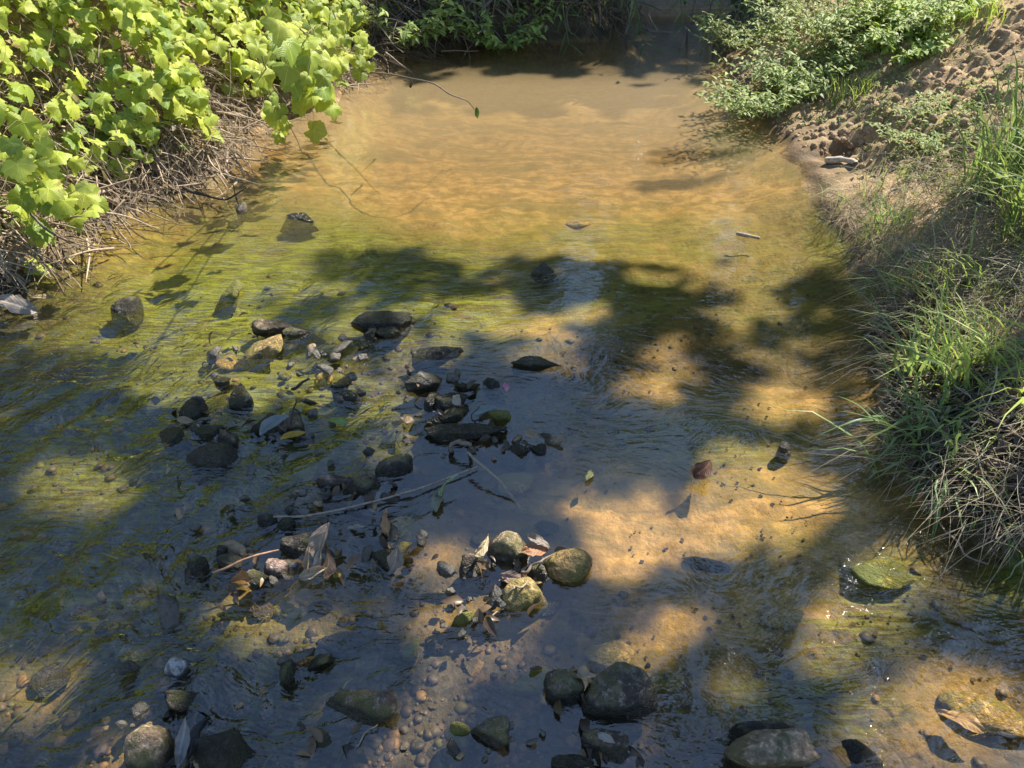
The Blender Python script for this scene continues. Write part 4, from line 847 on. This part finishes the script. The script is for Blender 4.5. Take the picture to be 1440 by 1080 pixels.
fleaf('pale silver blue leaf floating beside the stone pile', 684, 576, 40, 15, .01, (.8, .5, 0), (0, -.1, 1), (.24, .28, .26), (.32, .36, .33), .1, .2)
fleaf('pink petal shaped leaf under the surface beside the dark pyramid', 711, 544, 18, 9, -.002, (.15, -.9, 0), (0, 0, 1), (.75, .22, .32), (.8, .3, .4), .1, .2)
fleaf('beige pointed leaf on top of the stone pile', 642, 562, 22, 14, .085, (-.5, .6, .3), (-.3, -.5, .8), (.45, .38, .28), (.5, .42, .32), .3, .3)
fleaf('twisted yellow green leaf standing on edge under the twig', 626, 682, 34, 8, .03, (.3, .9, .3), (-.8, -.2, .6), (.35, .42, .16), (.45, .5, .25), .5, .6, tipx=.3)
fleaf('pale greenish strip of bark leaf sagging under the twig', 612, 703, 44, 16, .012, (-.2, 1, .0), (-.2, -.2, 1), (.25, .26, .17), (.35, .34, .24), .3, .4, tipx=.3)
fleaf('orange brown leaf standing upright between purple and golden stones', 543, 735, 38, 14, .04, (.05, .75, .55), (-.5, -.7, .4), (.50, .28, .12), (.58, .36, .18), .15, .6)
fleaf('grey brown leaf lying flat on the golden pointed stone', 556, 785, 36, 22, .062, (-.2, -.9, -.2), (0, -.1, 1), (.20, .17, .13), (.26, .22, .17), .2, .2)
fleaf('large curled brown dead leaf, topmost of the upright leaf pile', 450, 762, 50, 28, .085, (.25, .55, .7), (-.5, -.8, .35), (.40, .30, .21), (.50, .39, .29), .35, .7)
fleaf('folded tan dead leaf pointing up at the left of the leaf pile', 433, 790, 42, 13, .045, (.0, .5, .8), (-.6, -.8, .2), (.48, .33, .2), (.55, .4, .26), .25, .9)
fleaf('crumpled tan dead leaf lying along the foot of the leaf pile', 438, 806, 46, 15, .03, (-.8, -.2, .0), (0, -.5, 1), (.5, .4, .26), (.58, .47, .33), .5, .8)
fleaf('dark brown dead leaf at the right of the leaf pile', 460, 790, 44, 18, .04, (.0, .8, .45), (.7, -.5, .4), (.16, .1, .06), (.24, .16, .1), .4, .8)
fleaf('cream folded leaf strip wedged in the middle of the leaf pile', 449, 785, 40, 10, .055, (.25, .7, .5), (-.4, -.9, .3), (.5, .42, .3), (.6, .5, .38), .3, 1.0)
fleaf('crumbling orange leaf under the reddish twig', 337, 815, 34, 18, .03, (-.8, .1, .0), (0, -.4, 1), (.45, .2, .05), (.5, .27, .09), .6, .9)
fleaf('tiny bright yellow leaf in the dark water right of the leaf pile', 474, 809, 12, 8, .008, (.6, .5, 0), (0, 0, 1), (.62, .55, .08), (.7, .6, .1), .1, .2)
fleaf('curved straw coloured leaf bridging the flat brown stone and sandy boulder', 681, 771, 34, 13, .06, (.7, .35, .3), (.2, -.7, .6), (.45, .36, .2), (.52, .43, .26), .6, .7, tipx=-.3)
fleaf('torn orange brown leaf right of the big round sandy boulder', 753, 773, 40, 20, .04, (.8, .1, .1), (.1, -.4, 1), (.38, .17, .08), (.45, .24, .12), .4, .6)
fleaf('grey curled leaf behind the torn orange one', 758, 761, 36, 14, .05, (.9, -.2, .0), (.0, -.3, 1), (.25, .21, .17), (.32, .27, .22), .7, .6)
fleaf('pinkish brown leaf tip under the front of the sandy boulder', 722, 812, 40, 17, .014, (-.9, .35, .0), (.0, -.3, 1), (.28, .2, .15), (.34, .25, .19), .2, .3)
fleaf('narrow pale grey folded leaf standing beside the large tan boulder', 256, 1045, 66, 17, .05, (-.15, .95, .2), (.5, -.4, .7), (.24, .23, .21), (.33, .31, .29), .35, .5, rough=.5)
fleaf('dark dead leaf curled between pale leaf and the large black rock', 275, 1040, 64, 24, .04, (.1, .9, .3), (-.5, -.4, .7), (.03, .03, .028), (.06, .055, .05), .4, .8, rough=.3)
fleaf('ochre leaf curled between the dark cobble and largest dark boulder', 818, 958, 50, 16, .035, (.95, -.25, .0), (.1, .6, .8), (.45, .36, .16), (.52, .43, .2), .35, .5, tipx=-.4)
fleaf('pale little leaf stuck to the dark jagged rock', 853, 1038, 28, 11, .062, (.8, -.4, .0), (.0, -.3, 1), (.38, .35, .3), (.45, .41, .35), .3, .3)
fleaf('red brown crumpled leaf standing alone on the amber shallows', 988, 660, 34, 24, .03, (.5, .3, .5), (-.2, -.7, .6), (.12, .05, .025), (.20, .09, .05), .7, 1.0)
fleaf('flat tan leaf lying under the sparkling water near the right corner', 1351, 1012, 60, 24, -.01, (-.7, .5, 0), (0, 0, 1), (.42, .26, .13), (.48, .31, .16), .1, .2)
fleaf('grey ragged dead leaf on the brush at the left edge', 22, 428, 52, 26, .03, (.9, -.1, .05), (.1, -.5, .9), (.36, .30, .24), (.45, .39, .32), .4, .5)
fleaf('narrow straw coloured leaf in the left water below the ragged one', 60, 418, 30, 8, .01, (.9, .25, .05), (.1, -.2, .9), (.36, .26, .12), (.45, .35, .16), .2, .5)
fleaf('white edged leaf scrap at the front of the grey bark curl', 500, 741, 26, 8, .01, (-.9, .1, .0), (0, 0, 1), (.38, .34, .25), (.45, .4, .3), .2, .3)
fleaf('brown dead leaf tangled in the straw on the right bank', 1400, 600, 42, 22, .14, (.6, .4, .2), (-.2, -.6, .8), (.20, .10, .06), (.30, .18, .12), .6, .9)
fleaf('green blade leaf floating on the sunlit sand patch', 829, 668, 24, 9, .006, (.4, .9, 0), (0, 0, 1), (.20, .22, .08), (.26, .27, .1), .1, .2)
# foam-white glints and algae streamers trailing from stones are part of the water; streamers are stuff
n = 900; bx = []; 
px = rng.uniform(0, 620, 6000); py = rng.uniform(360, 1080, 6000); PP = np.array([at(a, b)[:2] for a, b in zip(px, py)])
w = img_blobs(PP[:, 0], PP[:, 1], ALG_SHADE) * (fbm(PP[:, 0] * 5, PP[:, 1] * 5, 0, 3, 33) > .05); PP = PP[rng.random(len(PP)) < w * .45]; n = len(PP)
g0 = ground_z(PP[:, 0], PP[:, 1]); fl = np.column_stack([-.47 + .15 * rng.normal(size=n), -.88 + .15 * rng.normal(size=n)]); K = 7; t = np.linspace(0, 1, K); ln = rng.uniform(.03, .11, n)
Pk = np.zeros((n, K, 3)); Pk[..., :2] = PP[:, None] + fl[:, None] * (ln[:, None] * t)[..., None] + rng.normal(size=(n, K, 2)) * .002
Pk[..., 2] = np.minimum(g0[:, None] + .006 + .02 * np.sin(t * 3)[None] * rng.random((n, 1)), -.012)
tag(tubes('algae', Pk, rng.uniform(.0008, .003, (n, 1)) * np.array([.6, 1, 1.2, 1.1, .9, .6, .2])[None], leaf_mat('algae_green', (.07, .085, .012), (.16, .17, .03), None, .2, .6), None, 4), 'green algae streaming with the current over the bed', 'algae', kind='stuff')

# ------------------------------------------------------------------ far end of the creek
T = NT('old_concrete'); P = T.pos(); a = T.noise(P, 5, 5, .6); b = T.noise(P, 40, 4); M_CONC = T.done(T.bsdf(col=T.mix(T.ramp(b, .4, .7, 0, .5), T.mix(T.ramp(a, .35, .7), (.5, .48, .43), (.34, .32, .28)), (.2, .2, .16)), rough=.9, nrm=T.bump(b, .5, .01)))
def box(name, c, s, mat, parent=None, bev=.02, rz=0):
    bm = bmesh.new(); bmesh.ops.create_cube(bm, size=1.0)
    for v in bm.verts: v.co = Vector((v.co.x * s[0], v.co.y * s[1], v.co.z * s[2]))
    bmesh.ops.bevel(bm, geom=bm.edges[:], offset=bev, segments=2, affect='EDGES')
    me = bpy.data.meshes.new(name); bm.to_mesh(me); bm.free(); o = link_mesh(name, me, mat, parent, c); o.rotation_euler.z = rz; return o
cw = empty('concrete_wall', (1.45, 6.95, 0), 'old grey concrete wall across the far end of the creek above a tan ledge', 'wall')
box('wall_face', (1.45, 7.3, .55), (2.6, .3, 1.3), M_CONC, cw); box('ledge', (1.45, 6.98, .0), (1.5, .35, .1), wood_mat('tan_ledge', (.34, .23, .14), (.42, .3, .2), .9, 12), cw); box('coping', (1.45, 7.3, 1.26), (2.8, .42, .14), M_CONC, cw)
M_PALM = leaf_mat('palm_green', (.08, .14, .03), (.18, .26, .07), (.34, .38, .12), .35, .35)
M_PALMD = leaf_mat('palm_dead', (.16, .12, .08), (.30, .24, .17), None, .2, .7)
def frond(label, base, tipp, sag, n, ll_, mat, name='palm_frond', group='palm fronds over the far pool', wd=.02):
    base, tipp = np.array(base, float), np.array(tipp, float); t = np.linspace(0, 1, 14); P = base + (tipp - base) * t[:, None]; P[:, 2] += sag * np.sin(t * math.pi)
    o = empty(name, base, label, 'frond', group); tubes('rachis', P[None], np.linspace(.014, .004, 14)[None], mat, o, 6)
    ti = np.linspace(.12, 1, n); ti = np.repeat(ti, 2); L = np.stack([np.interp(ti, t, P[:, q]) for q in range(3)], 1); ax = (tipp - base) / np.linalg.norm(tipp - base); sd = np.cross(ax, [0, 0, 1]); sd /= np.linalg.norm(sd)
    sgn = np.tile([1, -1], n)[:, None]; tip = ax * .55 + sd * sgn * .8 + np.array([0, 0, -.55]) + rng.normal(size=(2 * n, 3)) * .13
    tv, tf, uv = blade_leaf(wd / ll_ * 1.6, 5, .3, .5); scatter('leaflets', tv, tf, frames(np.array([0, -.3, 1.]) + rng.normal(size=(2 * n, 3)) * .25, tip, ll_ * np.sin(np.clip(ti, .15, .95) * math.pi) ** .5 * rng.uniform(.8, 1.1, 2 * n)), L, mat, o, uv); return o
frond('dark green palm frond drooping to the water left of the concrete wall', (.1, 6.9, 1.5), at(905, 60, .05), .5, 34, .42, M_PALM)
frond('green palm frond arching over the dark pool, middle of three', (-.3, 6.9, 1.4), at(800, 62, .05), .6, 34, .42, M_PALM)
frond('green palm frond trailing its tip in the water, leftmost living one', (-.4, 7.0, 1.2), at(735, 60, .06), .6, 30, .38, M_PALM)
frond('short palm frond in front of the concrete wall', (.9, 6.9, 1.4), at(960, 36, .2), .3, 26, .3, M_PALM)
frond('grey dead palm frond hanging at the left of the living fronds', (-.9, 6.8, 1.4), at(665, 62, .05), .4, 26, .36, M_PALMD)
frond('brown dead palm frond lying along the far bank', (.6, 6.9, .55), at(640, 30, .2), .15, 34, .3, M_PALMD)
frond('withered palm frond hanging behind the dead one', (-1.2, 6.7, 1.4), at(600, 55, .08), .5, 26, .34, M_PALMD)
frond('pale broken palm frond sticking out over the far bank', (.1, 6.6, .8), at(690, 40, .15), .2, 20, .3, M_PALMD)
FB = [(-.75, 5.9), (-.3, 6.1), (.1, 6.15), (.5, 6.2), (.85, 6.3)]
brush('far_brush', 'dark tangle of dead stalks and roots along the far bank', FB, 700, .5, .004, (0, .55), .12, M_TWIG, 7, .3, .35, (0, .9))
LP2 = [tuple(at(*p)[:2]) for p in [(500, 98), (520, 88), (560, 72), (610, 62), (650, 58)]]
brush('grey_brush', 'grey dead brush hanging over the water at the far left corner', LP2, 1500, .42, .003, (0, .5), .12, wood_mat('grey_stems', (.11, .085, .06), (.27, .22, .16)), 7, .3, .4, (-.3, .5))
B = np.column_stack([rng.uniform(-3, 1.0, 2600), rng.uniform(6.15, 9, 2600), np.zeros(2600)]); dB, l_, r_ = bank_d(B[:, 0], B[:, 1]); B = B[dB > -.02]; B[:, 2] = ground_z(B[:, 0], B[:, 1])
tag(blades('far_grass', B, rng.uniform(.3, .8, len(B)), rng.uniform(.006, .014, len(B)), leaf_mat('far_grass_green', (.10, .15, .04), (.22, .28, .10), (.36, .30, .18), .35, .5), (0, -.35), .75, None, 7, .7), 'long drooping grass covering the shaded far bank', 'grass', kind='stuff')
for i, (px, py, hh_, lab) in enumerate([(1000, 62, 1.5, 'thin pale sapling stem standing in the water at the far right, tallest'), (1030, 50, 1.2, 'slim bare sapling right of the tallest pale stem'), (960, 45, 1.0, 'bare stem standing in the opening in front of the concrete wall'), (1052, 40, 1.3, 'slim leaning sapling among the far herbs'), (985, 30, 1.1, 'thin sapling stem close to the concrete wall ledge')]):
    b = at(px, py, 0); o = empty('sapling', b, lab, 'sapling', 'saplings at the far end'); top = b + np.array([rng.normal() * .15, .1, hh_])
    tube('stem', [b - [0, 0, .2], b + (top - b) * .5 + [.04, 0, 0], top], .009, .003, M_TWIG, o, 6, .02)
    for q in range(5):
        s0 = b + (top - b) * (.3 + .14 * q); tube('twig', [s0, s0 + [rng.normal() * .12, rng.normal() * .08, .12], s0 + [rng.normal() * .22, rng.normal() * .1, .2]], .003, .0015, M_TWIG, o, 5)
    n = 26; L = b + (top - b) * rng.uniform(.35, 1, (n, 1)) + rng.normal(size=(n, 3)) * .12; tv, tf, uv = blade_leaf(.35, 4, .2, .3); scatter('leaves', tv, tf, frames(rdir(n, .8), rdir(n, -.4), rng.uniform(.03, .07, n)), L, M_DARKLEAF, o, uv)
B = np.column_stack([rng.uniform(1.3, 3.2, 900), rng.uniform(5.9, 8.5, 900), np.zeros(900)]); dB, l_, r_ = bank_d(B[:, 0], B[:, 1]); B = B[(dB > -.1) & r_ | ((dB > -.15) & (B[:, 0] > 1.3))]; B[:, 2] = np.maximum(ground_z(B[:, 0], B[:, 1]), -.05)
tag(blades('reeds', B, rng.uniform(.2, .6, len(B)), rng.uniform(.004, .009, len(B)), M_GRASSB, (-.1, -.2), .5, None, 6, .5), 'thin reeds along the shaded far right bank', 'reeds', kind='stuff')

# ------------------------------------------------------------------ trees (mostly above the frame; they shade the creek and mirror in it)
M_BARK = wood_mat('bark', (.13, .10, .07), (.17, .14, .10), .9, 12)
M_TREE = leaf_mat('tree_leaf_dark', (.035, .07, .014), (.09, .14, .03), (.15, .20, .05), .4, .35)
M_TREE2 = leaf_mat('tree_leaf_olive', (.06, .09, .02), (.14, .18, .05), None, .4, .4)
def tree(label, base, height, crown, n, lsz, mat, lean=(0, 0), name='tree', tr=.12, group='trees around the creek', lo=.0, clump=.34, nclump=60):
    """crown: list of (x,y,z,rx,ry,rz) lobes in world space"""
    base = np.array([base[0], base[1], gz(*base) - .1]); o = empty(name, base, label, 'tree', group)
    top = base + np.array([lean[0], lean[1], height]); fork = base + (top - base) * .45
    tube('trunk', [base, base + (fork - base) * .5 + [.05, .05, 0], fork, top], tr, tr * .25, M_BARK, o, 10, .05, 6)
    Ls = []; lim = []
    for (x, y, z, rx, ry, rz) in crown:
        c = np.array([x, y, z]); nc = nclump; cc = c + rdir(nc) * (rng.random((nc, 1)) ** .4) * np.array([rx, ry, rz]); ns = max(1, int(n / len(crown) / nc))
        q = np.repeat(cc, ns, 0) + rng.normal(size=(nc * ns, 3)) * clump * np.array([1, 1, .6]); Ls.append(q)
        s0 = base + (top - base) * rng.uniform(.4, .85); lim.append(np.array([s0, (s0 + c) / 2 + [0, 0, .25], c]))
        for e in cc[:8]: lim.append(np.array([c + (s0 - c) * .3, (c + e) / 2 + rng.normal(size=3) * .1, e]))
    L = np.vstack(Ls); L = L[L[:, 2] > .3]; sz = lsz * rng.uniform(.6, 1.3, len(L)); nn = rdir(len(L), .5); tp = rdir(len(L)); tp -= (tp * nn).sum(1, keepdims=True) * nn; tp /= np.linalg.norm(tp, axis=1, keepdims=True)
    kk = keep(L + tp * sz[:, None] * .5, lo); L, sz, nn, tp = L[kk], sz[kk], nn[kk], tp[kk]
    N = len(L); tv, tf, uv = blade_leaf(.5, 3, .2, .25)
    scatter('crown', tv, tf, frames(nn, tp, sz), L, mat, o, uv)
    t = np.linspace(0, 2, 9); P = np.stack([np.stack([catmull(l[:, q], t) for q in range(3)], 1) for l in lim]); okk = np.min([shade(shadow_foot(P[:, q])) for q in range(9)], axis=0) > .5
    if okk.any(): tubes('limbs', P[okk], np.linspace(.05, .008, 9)[None] * np.ones((okk.sum(), 1)), M_BARK, o, 6)
    return o
# canopy that throws the dappled shade: sun ray from the near water to 5-7 m height
tree('tall spreading tree leaning over the near creek from the right bank', (6.2, 5.2), 7.0, [(3.4, 4.6, 5.6, 1.5, 1.6, .5), (4.6, 5.0, 6.2, 1.5, 1.5, .5), (2.4, 5.6, 5.9, 1.5, 1.3, .5), (3.8, 6.3, 6.2, 1.5, 1.3, .5), (5.2, 6.4, 6.0, 1.4, 1.3, .5), (4.6, 3.6, 5.8, 1.6, 1.2, .5), (2.4, 4.2, 5.6, 1.0, 1.2, .4), (6.0, 4.6, 5.8, 1.4, 1.5, .5), (3.6, 7.9, 6.6, 1.5, 1.3, .35), (4.6, 7.2, 6.6, 1.5, 1.0, .35)], 62000, .095, M_TREE, (-1.2, .2), tr=.2, nclump=90)
tree('tall dark tree behind the right bank', (3.6, 10.6), 8.5, [(4.4, 9, 5.6, 1.6, 1.4, 2.2), (3.0, 9.6, 4.4, 1.3, 1.2, 2.0), (5.8, 9.2, 4.8, 1.5, 1.3, 2.4), (4.6, 9, 7.8, 1.5, 1.4, 1.3), (4.2, 8.8, 2.6, 1.8, 1.2, 1.3), (3.05, 8.45, 5.0, 1.0, .6, .5), (2.3, 8.5, 5.0, 1.0, .6, .5)], 22000, .17, M_TREE2, tr=.18, lo=.15)
tree('round crowned tree beyond the concrete wall', (1.6, 11.5), 6.2, [(1.6, 11, 4.6, 1.6, 1.3, 1.4), (.4, 11.4, 3.6, 1.3, 1.2, 1.4), (2.6, 11.4, 3.4, 1.3, 1.2, 1.5), (1.4, 11.4, 2.2, 1.9, 1.2, 1.0)], 11000, .18, M_TREE, tr=.14, lo=.3)
tree('bushy tree behind the palm fronds', (-1.2, 10.5), 5.8, [(-1.2, 10, 4.0, 1.5, 1.3, 1.5), (-2.4, 10.2, 3.2, 1.3, 1.2, 1.4), (0, 10.2, 2.8, 1.3, 1.1, 1.3), (-1.0, 10, 1.8, 2.0, 1.0, .9)], 11000, .17, M_TREE, tr=.14, lo=.3)
tree('olive tree behind the vine thicket', (-4.4, 9.4), 5.8, [(-4.2, 9, 3.8, 1.6, 1.4, 1.5), (-5.4, 8.6, 3.0, 1.4, 1.3, 1.5), (-3.4, 9.2, 2.8, 1.3, 1.2, 1.4)], 9000, .17, M_TREE2, tr=.14, lo=.4)
tree('low tree behind the herbs at the top of the right bank', (7.5, 7.6), 4.8, [(7.4, 7.4, 3.2, 1.6, 1.5, 1.6), (8.6, 6.4, 3.0, 1.4, 1.4, 1.5)], 6000, .17, M_TREE2, tr=.12, lo=.2)
FT = [(2.5, 19, 15, 'very tall eucalypt far behind the concrete wall', M_TREE2), (-3.5, 19, 13, 'broad dark tree far behind the palm fronds', M_TREE), (8.5, 19, 19, 'tallest dark tree far off behind the right bank', M_TREE), (14, 17, 18, 'very tall tree far off to the right of the creek', M_TREE2), (-10, 17, 14, 'broad tree far off behind the vine thicket', M_TREE), (5.6, 16, 12, 'leafy tree between the eucalypt and the tallest tree', M_TREE)]
for x, y, h, lab, mt in FT:
    tree(lab, (x, y), h, [(x + q[0] * 2.1, y + q[1], h * q[2], 2.3, 1.6, h * .17) for q in [(0, 0, .86), (-1, .3, .62), (1, -.2, .62), (0, -.4, .45), (-.9, .2, .3), (.9, 0, .28)]], 9000, .42, mt, tr=.3, lo=.15, clump=.5, nclump=45)
# undergrowth closing the far view
n = 26000; x = rng.uniform(-9, 9, n); y = rng.uniform(7.6, 10.5, n); z = rng.random(n) ** 1.4 * (1.9 + 1.0 * fbm(x * .8, y * .8, 0, 3, 70)); d0 = (x > .85) & (x < 2.1); m = ~d0 | (y > 8.4); L = np.column_stack([x, y, z + .1])[m]
L[:, 2] += np.maximum(0, ground_z(L[:, 0], L[:, 1])); tv, tf, uv = blade_leaf(.45, 3, .2, .25)
tag(scatter('undergrowth', tv, tf, frames(rdir(len(L), .4), rdir(len(L), -.2), rng.uniform(.07, .18, len(L))), L, M_TREE2, None, uv), 'dense dark undergrowth closing the far end of the creek', 'undergrowth', kind='stuff')
